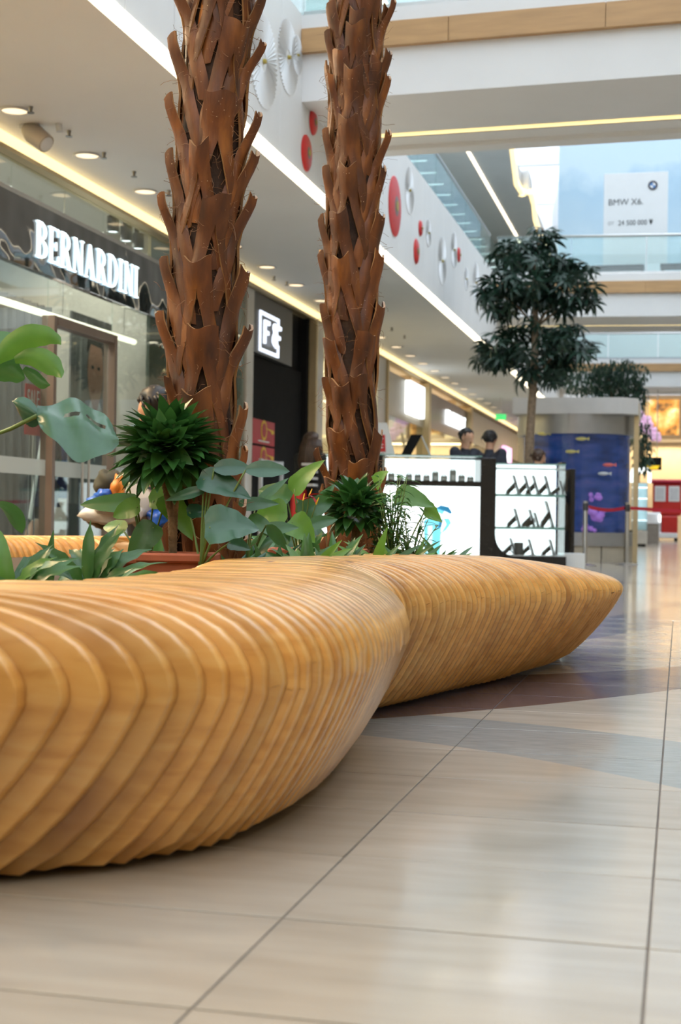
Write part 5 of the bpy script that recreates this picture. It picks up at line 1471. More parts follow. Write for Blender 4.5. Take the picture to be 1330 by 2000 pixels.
# frame with rounded inner corner around the phone cabinet
kbox('black_post', 'black_gloss', 1.40, 1.62, -0.02, 0.62, 0.0, KH - 0.01, 0.006)
kbox('base_band', 'black_gloss', 1.62, 2.63, -0.02, 0.62, 0.0, 0.18, 0.004)
rc = [(1.62, 0.18), (1.90, 0.18)] + [(1.90 - 0.28 * math.sin(a), 0.46 - 0.28 * math.cos(a)) for a in [PI / 2 * i / 8 for i in range(1, 9)]]
MB(KM).prism(rc, 'y', -0.02, 0.02).build('corner_fillet', 'black_gloss', parent=kio)
kbox('cabinet_back', 'panel_white', 1.62, 2.58, 0.50, 0.54, 0.18, KH - 0.07)
kbox('cabinet_floor', 'kiosk_white', 1.62, 2.60, 0.02, 0.50, 0.18, 0.19)
kbox('cabinet_glass', 'clear_glass', 1.62, 2.60, -0.01, -0.002, 0.19, KH - 0.09)
kbox('cabinet_glass', 'clear_glass', 2.60, 2.608, 0.0, 0.52, 0.19, KH - 0.09)
kbox('cabinet_top', 'green_glass_edge', 1.62, 2.61, -0.012, 0.56, KH - 0.09, KH - 0.075)
kbox('cabinet_top', 'kiosk_white', 1.62, 2.60, 0.02, 0.50, KH - 0.15, KH - 0.135)
for z in (1.01, 0.57): kbox('glass_shelf', 'green_glass_edge', 1.62, 2.60, 0.0, 0.50, z - 0.03, z)
kbox('black_end', 'black_gloss', 2.64, 2.70, 0.4, 0.7, 0.0, KH - 0.03, 0.004)
kbox('black_end', 'black_gloss', 2.80, 2.86, 0.5, 0.9, 0.0, KH - 0.12, 0.004)
kbox('brass_post', 'brass', 2.71, 2.76, 0.7, 0.75, 0.0, KH - 0.1)
kbox('side_case', 'kiosk_white', 2.62, 2.95, 0.2, 0.5, 0.0, 0.22, 0.004)
# printed blue device on the light panel: flat print
mat('print_cyan', (0.10, 0.55, 0.75), 0.4, emit=(0.25, 0.75, 0.95), estr=0.75)
mat('print_navy', (0.02, 0.20, 0.42), 0.4, emit=(0.03, 0.30, 0.55), estr=0.45)
mat('print_pale', (0.5, 0.8, 0.9), 0.4, emit=(0.62, 0.90, 1.0), estr=0.95)
def kpoly(name, mt, pts, off=0.0): MB(KM).prism([(0.02 + a * 1.38, 0.12 + b * 0.98) for a, b in pts], 'y', 0.014 - off, 0.02).build(name, mt, parent=kio)
kpoly('printed_body', 'print_cyan', [(0.44, 0.06), (0.60, 0.06), (0.61, 0.50), (0.58, 0.56), (0.44, 0.55), (0.43, 0.50)])
kpoly('printed_body', 'print_pale', [(0.47, 0.08), (0.52, 0.08), (0.52, 0.46), (0.47, 0.46)], 0.002)
kpoly('printed_cap', 'print_navy', [(0.55, 0.70), (0.60, 0.74), (0.68, 0.72), (0.72, 0.64), (0.70, 0.62), (0.64, 0.66)])
kpoly('printed_cap', 'print_cyan', [(0.52, 0.68), (0.55, 0.70), (0.64, 0.66), (0.62, 0.61)], 0.001)
kpoly('printed_arm', 'print_pale', [(0.34, 0.56), (0.62, 0.58), (0.62, 0.60), (0.36, 0.58)])
kpoly('printed_arm', 'print_cyan', [(0.60, 0.34), (0.66, 0.40), (0.71, 0.50), (0.69, 0.56), (0.63, 0.56), (0.66, 0.48)])
kpoly('printed_arm', 'print_navy', [(0.57, 0.42), (0.60, 0.54), (0.63, 0.56), (0.61, 0.44)], 0.001)
# trinkets standing in the upper case
mat('box_grey', (0.33, 0.34, 0.34), 0.4, metal=0.3, var=0.1)
names = ['cube box', 'low box', 'low box', 'small box', 'wide box', 'tall stand', 'low box', 'tall tower', 'slanted box', 'small box']
ords = ['first', 'second', 'third', 'fourth', 'fifth', 'sixth', 'seventh', 'eighth', 'ninth', 'tenth']
rng = random.Random(4)
for k in range(10):
    s0 = 0.12 + k * 0.125; h = (0.09, 0.07, 0.085, 0.08, 0.07, 0.12, 0.07, 0.15, 0.08, 0.06)[k]
    t = thing('watch_stand', 'grey %s in the upper kiosk case, %s from the slim palm' % (names[k], ords[k]), 'stand', K(s0 + 0.04, 0.2, 1.17), 'stands in the upper kiosk case')
    MB(KM).box(s0, s0 + 0.085, 0.16, 0.26, 1.172, 1.172 + h, 0.006).build('block', 'box_grey', parent=t)
    MB(KM).box(s0 + 0.015, s0 + 0.07, 0.15, 0.16, 1.18, 1.172 + h * 0.55).build('price_card', 'white_paint', parent=t)
    MB(KM).tube([(s0 + 0.01, 0.21, 1.172 + h), (s0 + 0.04, 0.21, 1.172 + h + 0.03), (s0 + 0.075, 0.21, 1.172 + h)], 0.006, 6).build('watch_band', 'steel', parent=t)
for k in range(7):
    s0 = -1.0 + k * 0.125
    t = thing('watch_stand', 'grey watch stand in the left kiosk case, %s from its left end' % ords[k], 'stand', K(s0 + 0.03, 0.2, 1.165), 'stands in the left kiosk case')
    MB(KM).box(s0, s0 + 0.07, 0.16, 0.24, 1.166, 1.166 + 0.06 + 0.03 * (k % 3), 0.006).build('block', 'box_grey', parent=t)
    MB(KM).box(s0 + 0.01, s0 + 0.06, 0.15, 0.16, 1.17, 1.20).build('price_card', 'white_paint', parent=t)
# phones leaning on easel stands
mat('phone_black', (0.012, 0.012, 0.014), 0.25)
mat('phone_pale', (0.62, 0.66, 0.70), 0.25)
def phone(s0, z, h, w, label, group):
    t = thing('phone', label, 'phone', K(s0, 0.2, z), group)
    lean = 0.30
    def pl(a, b, c): return [(a, b), (a + c, b)]
    top = s0 - 0.34 * h
    # slab seen edge-on, leaning back to the left, with a black wedge stand behind it
    m = MB(KM); m.prism([(s0 + 0.10, z), (s0 + 0.115, z), (s0 + 0.115 - lean * h, z + h), (s0 + 0.10 - lean * h, z + h)], 'y', 0.10, 0.10 + w); m.build('slab', 'phone_black', parent=t)
    m = MB(KM); m.prism([(s0 + 0.117, z + 0.01), (s0 + 0.125, z + 0.01), (s0 + 0.125 - lean * h * .96, z + h * .96), (s0 + 0.117 - lean * h * .96, z + h * .96)], 'y', 0.104, 0.096 + w); m.build('screen', 'phone_pale', parent=t)
    m = MB(KM); m.prism([(s0 - 0.07, z), (s0 - 0.03, z), (s0 + 0.06, z + h * .34), (s0 + 0.045, z + h * .62), (s0 - 0.06, z + h * .20)], 'y', 0.10 + w * .2, 0.10 + w * .8); m.build('stand', 'phone_black', parent=t)
    m = MB(KM); m.box(s0 + 0.06, s0 + 0.15, 0.12, 0.10 + w, z, z + 0.008); m.build('foot', 'phone_pale', parent=t)
for k, s0 in enumerate((1.86, 2.02, 2.14, 2.31)): phone(s0, 1.01, 0.26, 0.12, 'phone leaning on a black stand, %s on the upper kiosk shelf' % ords[k], 'phones on the upper kiosk shelf')
phone(2.50, 1.01, 0.20, 0.10, 'small phone at the right end of the upper kiosk shelf', 'phones on the upper kiosk shelf')
for k, (s0, h) in enumerate(((1.88, 0.25), (2.09, 0.24), (2.15, 0.20))): phone(s0, 0.57, h, 0.12, 'phone leaning on a black stand, %s on the middle kiosk shelf' % ords[k], 'phones on the middle kiosk shelf')
phone(2.36, 0.57, 0.36, 0.14, 'large tablet on the middle kiosk shelf', 'phones on the middle kiosk shelf')
phone(1.82, 0.19, 0.23, 0.12, 'phone left of the mug on the bottom kiosk shelf', 'phones on the bottom kiosk shelf')
phone(2.08, 0.19, 0.22, 0.12, 'phone right of the mug on the bottom kiosk shelf', 'phones on the bottom kiosk shelf')
phone(2.38, 0.19, 0.22, 0.12, 'phone at the right end of the bottom kiosk shelf', 'phones on the bottom kiosk shelf')
t = thing('mug', 'dark grey mug on the bottom kiosk shelf', 'mug', K(1.98, 0.12, 0.19))
c = K(1.98, 0.12, 0.19)
MB().lathe([(0.0, 0.004), (0.055, 0.004), (0.062, 0.02), (0.062, 0.17), (0.056, 0.17), (0.056, 0.03), (0, 0.02)], c, 24).build('body', 'dark_panel', parent=t, smooth=True, angle=40)
MB(KM).tube([(1.925, 0.12, 0.33), (1.89, 0.12, 0.34), (1.865, 0.12, 0.30), (1.865, 0.12, 0.25), (1.89, 0.12, 0.22), (1.925, 0.12, 0.23)], 0.010, 8).build('handle', 'dark_panel', parent=t, smooth=True)
# things on the counter
t = thing('counter_sign', 'grey trapezoid counter stand with a red card, beside the slim palm', 'sign', K(0.0, 0.1, KH))
MB(KM).prism([(-0.12, KH + 0.015), (0.20, KH + 0.015), (0.085, KH + 0.44), (-0.12, KH + 0.44)], 'y', 0.10, 0.13).build('panel', 'kiosk_white', parent=t)
MB(KM).prism([(-0.11, KH + 0.05), (0.07, KH + 0.05), (0.055, KH + 0.28), (-0.11, KH + 0.28)], 'y', 0.094, 0.10).build('red_card', 'red_print', parent=t)
for z in (0.10, 0.14, 0.22): MB(KM).box(-0.09, 0.03, 0.091, 0.094, KH + z, KH + z + 0.014).build('print_line', 'white_paint', parent=t)
t = thing('laptop', 'black laptop with tilted lid on the kiosk counter', 'laptop', K(0.42, 0.3, KH))
MB(KM).prism([(0.30, KH + 0.015), (0.44, KH + 0.015), (0.60, KH + 0.30), (0.44, KH + 0.30)], 'y', 0.26, 0.275).build('lid', 'black_matt', parent=t)
MB(KM).box(0.22, 0.42, 0.20, 0.40, KH + 0.015, KH + 0.03, 0.004).build('keyboard', 'black_matt', parent=t)
MB(KM).prism([(0.58, KH + 0.30), (0.60, KH + 0.30), (0.74, KH + 0.02), (0.72, KH + 0.02)], 'y', 0.3, 0.34).build('prop', 'grey_print', parent=t)

# ------------------------------------------------------------------ round aquarium
AC = Vector((-1.72, 24.2, 0)); AR = 0.98
def water_mat():
    m, nt, b = new_mat('aquarium_water'); L = nt.links.new
    tc = nd(nt, 'ShaderNodeTexCoord'); mp = nd(nt, 'ShaderNodeMapping'); mp.inputs['Scale'].default_value = (1, 1, 3.5); L(tc.outputs['Object'], mp.inputs[0])
    n = nd(nt, 'ShaderNodeTexNoise', i_Scale=2.2, i_Detail=5.0); L(mp.outputs[0], n.inputs['Vector'])
    r = ramp(nt, [(0.3, (0.006, 0.020, 0.09)), (0.5, (0.014, 0.045, 0.19)), (0.66, (0.035, 0.06, 0.22)), (0.80, (0.12, 0.09, 0.24))], n.outputs[0])
    L(r.outputs[0], b.inputs['Base Color']); L(r.outputs[0], b.inputs['Emission Color']); b.inputs['Emission Strength'].default_value = 0.30; b.inputs['Roughness'].default_value = 0.2
water_mat()
aq = thing('aquarium', 'round mall aquarium with deep blue water and grey metal bands', 'aquarium', AC)
mat('brushed', (0.42, 0.43, 0.45), 0.32, metal=0.75, var=0.05)
mat('plinth_cream', (0.55, 0.49, 0.38), 0.5, var=0.05); mat('plinth_grey', (0.20, 0.19, 0.18), 0.5, var=0.05)
MB().lathe([(AR * .9, 0.48), (AR * .9, 2.10)], AC, 48).build('water', 'aquarium_water', parent=aq, smooth=True)
MB().lathe([(AR, 0.46), (AR, 2.12)], AC, 64).build('glass', 'clear_glass', parent=aq, smooth=True)
MB().lathe([(AR * .8, 2.08), (AR + .012, 2.08), (AR + .012, 2.40), (AR * .8, 2.40)], AC, 64).build('upper_band', 'brushed', parent=aq, smooth=True, angle=40)
MB().lathe([(AR * .8, 0.26), (AR + .012, 0.26), (AR + .012, 0.48), (AR * .8, 0.48)], AC, 64).build('lower_band', 'brushed', parent=aq, smooth=True, angle=40)
hood = [(-0.99, -0.99), (0.80, -0.99), (1.05, -0.74), (1.05, 0.99), (-0.99, 0.99)]
m = MB(); m.prism([(AC.x + a * AR, AC.y + b * AR) for a, b in hood], 'z', 2.40, 2.66); m.build('hood', mat('hood_white', (0.66, 0.65, 0.64), 0.5, var=0.03), parent=aq)
for k in range(12):
    a0_ = 2 * PI * k / 12
    MB().lathe([(AR * .5, 0.0), (AR * .98, 0.0), (AR * .98, 0.26), (AR * .5, 0.26)], AC, 5, a0_ + 0.01, a0_ + 2 * PI / 12 - 0.01).build('plinth_panel', 'plinth_grey' if k % 4 == 0 else 'plinth_cream', parent=aq)
for an in (-2.35, -1.0): MB().box(AC.x + AR * math.cos(an) - .03, AC.x + AR * math.cos(an) + .03, AC.y + AR * math.sin(an) - .03, AC.y + AR * math.sin(an) + .03, 2.40, 2.44).build('clip', 'black_matt', parent=aq)
MB().box(AC.x + AR - 0.02, AC.x + AR + 0.06, AC.y - 0.5, AC.y - 0.42, 0, 2.6).build('corner_post', 'brass', parent=aq)
mat('coral', (0.30, 0.16, 0.50), 0.7, var=0.3, scale=12, emit=(0.32, 0.15, 0.6), estr=0.25)
rng = random.Random(9)
for (px, py, r, lab) in ((1170, 1003, 0.16, 'violet branching coral at the middle left of the aquarium'), (1152, 1034, 0.10, 'small violet coral low in the aquarium'), (1165, 970, 0.10, 'pale violet coral ring in the aquarium')):
    p = ony(px, py, AC.y - AR * .93)
    m = MB()
    for k in range(9):
        m.ball((p.x + rng.uniform(-1, 1) * r, p.y + rng.uniform(0, .03), p.z + rng.uniform(-.6, .6) * r), r * rng.uniform(.25, .45), 8, 6)
    m.build('coral', 'coral', smooth=True, parent=aq)['label'] = lab
mat('fish_yellow', (0.55, 0.48, 0.15), 0.5, emit=(0.5, 0.45, 0.2), estr=0.15); mat('fish_red', (0.55, 0.12, 0.10), 0.5, emit=(0.6, 0.1, 0.1), estr=0.15)
for k, (px, py, mt, lab) in enumerate(((1060, 847, 'fish_yellow', 'yellow fish near the surface of the aquarium, left of centre'), (1135, 857, 'fish_yellow', 'yellow fish near the surface, right of the first'), (1115, 882, 'fish_yellow', 'pale yellow fish in mid water of the aquarium'), (1188, 908, 'fish_red', 'reddish fish on the right side of the aquarium'), (1178, 925, 'phone_pale', 'whitish fish under the reddish one'))):
    p = ony(px, py, AC.y - AR * .96 + 0.35 * ((px - 1116) / 120) ** 2)
    t = thing('fish', lab, 'fish', p, 'fish in the aquarium')
    MB().ball(p, (0.09, 0.02, 0.03), 12, 8).build('body', mt, parent=t, smooth=True)
    MB().prism([(p.x + 0.07, p.z), (p.x + 0.13, p.z + 0.03), (p.x + 0.13, p.z - 0.03)], 'y', p.y - 0.004, p.y + 0.004).build('tail', mt, parent=t)

# ------------------------------------------------------------------ rope posts with red belts
mat('belt_red', (0.52, 0.012, 0.03), 0.6, var=0.05)
posts = []
for k, (px, Yp, lab) in enumerate(((1142, 21.4, 'steel barrier post beside the black end of the kiosk'), (1224, 22.4, 'steel barrier post in front of the right side of the aquarium'))):
    p = ony(px, 1100, Yp); p.z = 0; posts.append(p)
    t = thing('barrier_post', lab, 'post', p)
    MB().lathe([(0.0, 0.0), (0.17, 0.0), (0.17, 0.012), (0.05, 0.03), (0.0, 0.03)], p, 24).build('base', 'steel', parent=t, smooth=True, angle=40)
    MB().tube([p + Vector((0, 0, 0.02)), p + Vector((0, 0, 0.96))], 0.032, 14).build('tube', 'steel', parent=t, smooth=True, angle=40)
    MB().tube([p + Vector((0, 0, 0.82)), p + Vector((0, 0, 0.93))], 0.042, 14).build('belt_head', 'dark_panel', parent=t, smooth=True, angle=40)
def belt(a, b, label):
    a, b = Vector(a), Vector(b); n = (b - a).normalized(); m = MB()
    rows = [[Vector((p.x, p.y, p.z + z)) for z in (-0.025, 0.025)] for p in [a.lerp(b, i / 10) - Vector((0, 0, 0.04 * math.sin(PI * i / 10))) for i in range(11)]]
    m.grid(rows); o = m.build('barrier_belt', 'belt_red', label=label, cat='belt')
    sd = o.modifiers.new('s', 'SOLIDIFY'); sd.thickness = 0.003
belt(posts[0] + Vector((0.045, 0, 0.875)), posts[1] + Vector((-0.045, 0, 0.875)), 'red barrier belt stretched in front of the aquarium')
belt(posts[1] + Vector((0.045, 0, 0.875)), posts[1] + Vector((2.4, -0.4, 0.875)), 'red barrier belt running out of the picture on the right')
p = posts[1] + Vector((2.45, -0.4, -posts[1].z))
t = thing('barrier_post', 'steel barrier post outside the right edge', 'post', p)
MB().lathe([(0.0, 0.0), (0.17, 0.0), (0.17, 0.012), (0.05, 0.03), (0.0, 0.03)], p, 24).build('base', 'steel', parent=t, smooth=True, angle=40)
MB().tube([p + Vector((0, 0, 0.02)), p + Vector((0, 0, 0.96))], 0.032, 14).build('tube', 'steel', parent=t, smooth=True, angle=40)

# ------------------------------------------------------------------ trees behind the kiosk
def umbrella_tree(label, trunk_px, Yt, blobs, seed, nleaf, z0=0.5):
    rng = random.Random(seed)
    pts = [ony(x, y, Yt) for x, y in trunk_px]
    b = Vector((pts[0].x, pts[0].y, z0))
    t = thing('umbrella_tree', label, 'tree', b)
    MB().tube([b] + pts[1:], [0.075, 0.065, 0.058, 0.05, 0.035, 0.022, 0.012][:len(pts)], 10).build('trunk', mat('tree_bark', (0.26, 0.19, 0.13), 0.8, var=0.3, scale=20, bump=0.5), parent=t, smooth=True)
    # one shared palmate leaf: eight drooping leaflets around a stalk end
    m = MB()
    for k in range(8):
        a = 2 * PI * k / 8 + 0.2
        leaf(m, azv(a, .3) * 0.02, azv(a, 0.15), Vector((0, 0, 1)), 0.25, 0.066, 'lance', 1.2, .2, 6, 2)
    m.tube([(0, 0, 0), (0, 0, -0.10)], 0.004, 4)
    protos = []
    k = 0
    tops = [p for p in pts[2:]]
    for (bx, by, rx, ry, share) in blobs:
        c = ony(bx, by, Yt); s_ = Yt / F_PX / math.cos(YAW); Rx, Rz = rx * s_ * .95, ry * s_
        near = min(tops, key=lambda q: (q - (c - Vector((0, 0, Rz)))).length)
        MB().tube([near, near.lerp(c, .5) + Vector((0, 0, .05)), c], [0.022, 0.015, 0.008], 6).build('branch', 'tree_bark', parent=t, smooth=True)
        for i in range(int(nleaf * share)):
            while True:
                v = Vector((rng.uniform(-1, 1), rng.uniform(-1, 1), rng.uniform(-1, 1)))
                if 0.25 < v.length < 1: break
            v = v * (0.55 + 0.45 * rng.random()) / max(.6, v.length)
            p = c + Vector((v.x * Rx, v.y * Rx, v.z * Rz))
            if not protos:
                o = m.build('leaf', 'leaf_tree', origin=(0, 0, 0), smooth=True); o.parent = t; protos.append(o)
            else:
                o = protos[0].copy(); COL.objects.link(o); o.parent = t
            o.location = p - b
            o.rotation_euler = (v.y * .9 + rng.uniform(-.4, .4), v.x * .9 + rng.uniform(-.4, .4), rng.uniform(0, 6.28))
            sc_ = rng.uniform(.75, 1.15); o.scale = (sc_, sc_, sc_)
    return t
umbrella_tree('slender potted umbrella tree with dark layered crown rising behind the kiosk', [(1030, 1000), (1035, 850), (1042, 740), (1046, 640), (1044, 560), (1046, 500), (1060, 445)], 21.3,
              [(1040, 545, 85, 60, .26), (1110, 560, 62, 60, .16), (985, 580, 50, 45, .1), (1040, 680, 95, 60, .26), (975, 685, 50, 40, .08), (1115, 670, 50, 55, .1), (1005, 492, 55, 22, .06), (1060, 465, 22, 30, .05), (1055, 735, 60, 28, .06), (1148, 570, 30, 40, .04)], 31, 290)
t = thing('tree_tub', 'grey round tub of the umbrella tree, hidden behind the kiosk', 'planter', (ony(1030, 1000, 21.3).x, 21.3, 0))
MB().lathe([(0, 0), (0.24, 0), (0.30, 0.52), (0.27, 0.52), (0.25, 0.46), (0, 0.46)], (ony(1030, 1000, 21.3).x, 21.3, 0), 28).build('pot', 'dark_panel', parent=t, smooth=True, angle=40)
MB().lathe([(0, 0.465), (0.25, 0.465)], (ony(1030, 1000, 21.3).x, 21.3, 0), 20).build('earth', 'soil', parent=t)
# weeping fig farther back: foliage too small to pick apart
rng = random.Random(77)
Yt = 29.5
b = ony(1210, 1060, Yt); b.z = 0
t = thing('weeping_fig', 'bushy grey-green fig tree hanging over behind the aquarium', 'tree', b)
top = ony(1190, 740, Yt)
MB().tube([b, b.lerp(top, .5) + Vector((.1, 0, 0)), top], [0.10, 0.07, 0.03], 10).build('trunk', 'tree_bark', parent=t, smooth=True)
m = MB(); s_ = Yt / F_PX / math.cos(YAW)
for (bx, by, rx, ry, n) in ((1150, 740, 62, 34, 700), (1210, 730, 55, 30, 700), (1200, 770, 60, 40, 700), (1238, 775, 26, 42, 350), (1250, 850, 20, 40, 260), (1258, 890, 22, 34, 240)):
    c = ony(bx, by, Yt)
    for i in range(n):
        v = Vector((rng.gauss(0, .5), rng.gauss(0, .5), rng.gauss(0, .5)))
        if v.length > 1: v = v.normalized() * rng.uniform(.8, 1)
        p = c + Vector((v.x * rx * s_, v.y * rx * s_, v.z * ry * s_))
        leaf(m, p, azv(rng.uniform(0, 6.28), rng.uniform(-1.2, .3)), Vector((0, 0, 1)), rng.uniform(.10, .17), .05, 'lance', .5, .2, 4, 2)
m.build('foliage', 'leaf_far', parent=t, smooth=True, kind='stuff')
MB().lathe([(0, 0), (0.26, 0), (0.33, 0.5), (0.29, 0.5), (0.27, 0.44), (0, 0.44)], b, 28).build('tub', 'dark_panel', parent=t, smooth=True, angle=40)

# ------------------------------------------------------------------ car price board on the second bridge
pa, pb = ony(1180, 340, 28.6), ony(1302, 560, 28.6)
t = thing('price_board', 'tall white banner with a car price standing on the second bridge', 'banner', ((pa.x + pb.x) / 2, 28.6, 5.34))
ztop = ony(1180, 340, 28.6).z
MB().box(pa.x, pb.x, 28.58, 28.62, 5.34, ztop, 0.004).build('board', mat('banner_white', (0.80, 0.82, 0.84), 0.4, var=0.01), parent=t)
mat('ink', (0.05, 0.055, 0.065), 0.5)
cxb = (pa.x + pb.x) / 2; wb = pb.x - pa.x
q = ony(1222, 395, 28.57); text_mesh('BMW X6.', 0.19, 'lettering', 'ink', t, MZ(MY(q.x, 28.575, q.z), 0.88, 0.9))
q = ony(1241, 435, 28.57); text_mesh('24 500 000 \u20b8', 0.14, 'lettering', 'ink', t, MZ(MY(q.x, 28.575, q.z), 0.88, 1))
q = ony(1193, 436, 28.57); text_mesh('\u043e\u0442', 0.12, 'lettering', 'joint', t, MY(q.x, 28.575, q.z))
q = ony(1275, 362, 28.57)
mat('roundel_blue', (0.05, 0.20, 0.50), 0.4); mat('roundel_dark', (0.06, 0.06, 0.08), 0.35)
def ring(r0, r1, a0_, a1_, mt, y_, nm):
    m = MB(); n = 24
    m.grid([[(q.x + r_ * math.cos(a0_ + (a1_ - a0_) * i / n), y_, q.z + r_ * math.sin(a0_ + (a1_ - a0_) * i / n)) for r_ in (r0, r1)] for i in range(n + 1)]); m.build(nm, mt, parent=t)
ring(0.055, 0.095, 0, 2 * PI, 'roundel_dark', 28.572, 'emblem_ring')
for k in range(4): ring(0.0, 0.055, k * PI / 2, (k + 1) * PI / 2, 'roundel_blue' if k % 2 else 'white_paint', 28.573, 'emblem_quarter')
# low dark tables on the bridge
for k, (x0_, x1_) in enumerate(((-1.75, -0.75), (-0.45, 0.6))):
    t = thing('low_table', 'low dark table on the second bridge, %s of the banner foot' % ('left', 'right')[k], 'table', ((x0_ + x1_) / 2, 28.1, 5.34))
    MB().box(x0_, x1_, 27.9, 28.3, 5.56, 5.62, 0.005).build('top', 'black_matt', parent=t)
    for xx in (x0_ + .03, x1_ - .07):
        for yy_ in (27.92, 28.24): MB().box(xx, xx + .04, yy_, yy_ + .04, 5.34, 5.56).build('leg', 'black_matt', parent=t)

# ------------------------------------------------------------------ far end: screen, hanging sign, glass column, pedestal, red train
def screen_mat():
    m, nt, b = new_mat('screen_image'); L = nt.links.new
    tc = nd(nt, 'ShaderNodeTexCoord'); n = nd(nt, 'ShaderNodeTexNoise', i_Scale=1.3, i_Detail=3.0); L(tc.outputs['Object'], n.inputs['Vector'])
    r = ramp(nt, [(0.32, (0.05, 0.02, 0.02)), (0.45, (0.75, 0.32, 0.05)), (0.55, (0.85, 0.60, 0.20)), (0.66, (0.75, 0.78, 0.85)), (0.8, (0.55, 0.35, 0.7))], n.outputs[0])
    L(r.outputs[0], b.inputs['Emission Color']); b.inputs['Emission Strength'].default_value = 0.8; L(r.outputs[0], b.inputs['Base Color'])
screen_mat()
a, c = ony(1262, 780, 57.5), ony(1326, 850, 57.5)
t = thing('video_screen', 'large colourful video screen in a wooden frame at the far end', 'screen', ((a.x + c.x) / 2, 57.5, c.z))
MB().box(a.x, c.x, 57.6, 57.7, c.z, a.z).build('display', 'screen_image', parent=t)
for (x0_, x1_, z0_, z1_) in ((a.x - .15, a.x, c.z - .15, a.z + .15), (c.x, c.x + .15, c.z - .15, a.z + .15), (a.x, c.x, a.z, a.z + .15), (a.x, c.x, c.z - .15, c.z)):
    MB().box(x0_, x1_, 57.5, 57.75, z0_, z1_).build('frame', 'wood_trim', parent=t)
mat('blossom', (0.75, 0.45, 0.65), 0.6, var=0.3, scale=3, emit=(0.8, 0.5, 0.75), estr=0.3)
m = MB(); rng = random.Random(5)
for i in range(60):
    f = i / 60; p = ony(1244 + 38 * f + rng.uniform(-6, 6), 805 + 50 * f + rng.uniform(-10, 10), 50)
    m.ball(p, rng.uniform(.05, .13), 6, 4)
p0 = ony(1243, 1040, 50); p0.z = 0
t = thing('blossom_tree', 'artificial pink blossom branch at the far end of the hall', 'tree', p0)
m.build('blossoms', 'blossom', parent=t, smooth=True, kind='stuff')
MB().tube([p0, ony(1246, 900, 50), ony(1262, 830, 50), ony(1282, 852, 50)], [.09, .07, .05, .03], 8).build('trunk', 'tree_bark', parent=t, smooth=True)
a, c = ony(1254, 893, 42.6), ony(1292, 918, 42.6)
t = thing('hanging_sign', 'black hanging direction sign with yellow lettering panel', 'sign', ((a.x + c.x) / 2, 42.6, c.z))
MB().box(a.x, c.x, 42.55, 42.65, c.z, a.z, .01).build('panel', 'black_matt', parent=t)
MB().prism([(a.x + .1, c.z + .02), (c.x - .12, c.z + .02), (c.x - .05, c.z + .13), (a.x + .05, c.z + .13)], 'y', 42.54, 42.55).build('yellow_field', mat('sign_yellow', (0.9, 0.6, 0.02), .4, emit=(1, .65, .02), estr=.6), parent=t)
for fx in (.25, .75): MB().tube([(a.x + (c.x - a.x) * fx, 42.6, a.z), (a.x + (c.x - a.x) * fx, 42.6, 4.56)], .015, 6).build('rod', 'steel', parent=t)
# glass showcase column with rounded letter on top
b = ony(1248, 1062, 40.0); b.z = 0
t = thing('showcase', 'glass showcase column with a white rounded letter on top', 'showcase', b)
MB().box(b.x - .22, b.x + .22, b.y - .2, b.y + .2, 0.06, .42, .01).build('base', 'pale_stone', parent=t)
MB().box(b.x - .17, b.x + .17, b.y - .16, b.y + .16, 0, .06).build('foot', 'black_matt', parent=t)
MB().box(b.x - .21, b.x + .21, b.y - .19, b.y + .19, .42, 1.75).build('glass', 'clear_glass', parent=t)
for z in (.7, 1.0, 1.3, 1.6): MB().box(b.x - .2, b.x + .2, b.y - .18, b.y + .18, z, z + .02).build('shelf', 'panel_white', parent=t)
MB().box(b.x - .2, b.x + .2, b.y + .17, b.y + .18, .44, 1.74).build('back', mat('case_back_blue', (.35, .5, .55), .4), parent=t)
z = 1.75
mpts = []
for k in range(2):
    for i in range(9):
        an = PI - PI * i / 8; mpts.append((b.x - .10 + k * .24 + .12 * math.cos(an), b.y - .02, z + .26 + .12 * math.sin(an)))
MB().tube([(b.x - .22, b.y - .02, z)] + mpts + [(b.x + .26, b.y - .02, z)], .05, 8).build('letter', 'panel_white', parent=t, smooth=True)
b = ony(1270, 1054, 46.0); b.z = 0
t = thing('terminal', 'grey pedestal terminal with slanted white screen hood', 'terminal', b)
MB().box(b.x - .26, b.x + .26, b.y - .2, b.y + .2, 0, .62, .01).build('pedestal', mat('taupe_grey', (.33, .30, .27), .5), parent=t)
MB().prism([(b.y - .22, .62), (b.y + .22, .62), (b.y + .22, .98), (b.y - .10, .92)], 'x', b.x - .30, b.x + .30).build('hood', 'white_paint', parent=t)
MB().box(b.x + .26, b.x + .31, b.y - .2, b.y + .1, .66, .9).build('light_edge', 'led_white', parent=t)
# red ride-on train
b = ony(1302, 1043, 52.0); b.z = 0
mat('train_red', (.55, .02, .015), .35); mat('rubber', (.02, .02, .02), .7)
t = thing('toy_train', 'red children ride-on train with white window frames at the far end', 'train', b)
MB().box(b.x - .5, b.x + .5, b.y - .5, b.y + 1.2, .9, 2.05, .06).build('cabin', 'train_red', parent=t)
MB().box(b.x - .58, b.x + .58, b.y - .6, b.y + 1.3, 2.05, 2.18, .05).build('roof', 'crimson', parent=t)
for s_ in (-1, 1):
    MB().box(b.x + s_ * .24 - .19, b.x + s_ * .24 + .19, b.y - .53, b.y - .5, 1.40, 1.95, .02).build('window_frame', 'white_paint', parent=t)
    MB().box(b.x + s_ * .24 - .14, b.x + s_ * .24 + .14, b.y - .54, b.y - .53, 1.47, 1.88).build('window_pane', 'grey_print', parent=t)
MB().box(b.x - .18, b.x + .38, b.y - .7, b.y + .4, .15, .9, .05).build('bonnet', 'train_red', parent=t)
MB().box(b.x - .5, b.x - .18, b.y - .6, b.y + .4, .12, .85, .03).build('step_box', 'white_paint', parent=t)
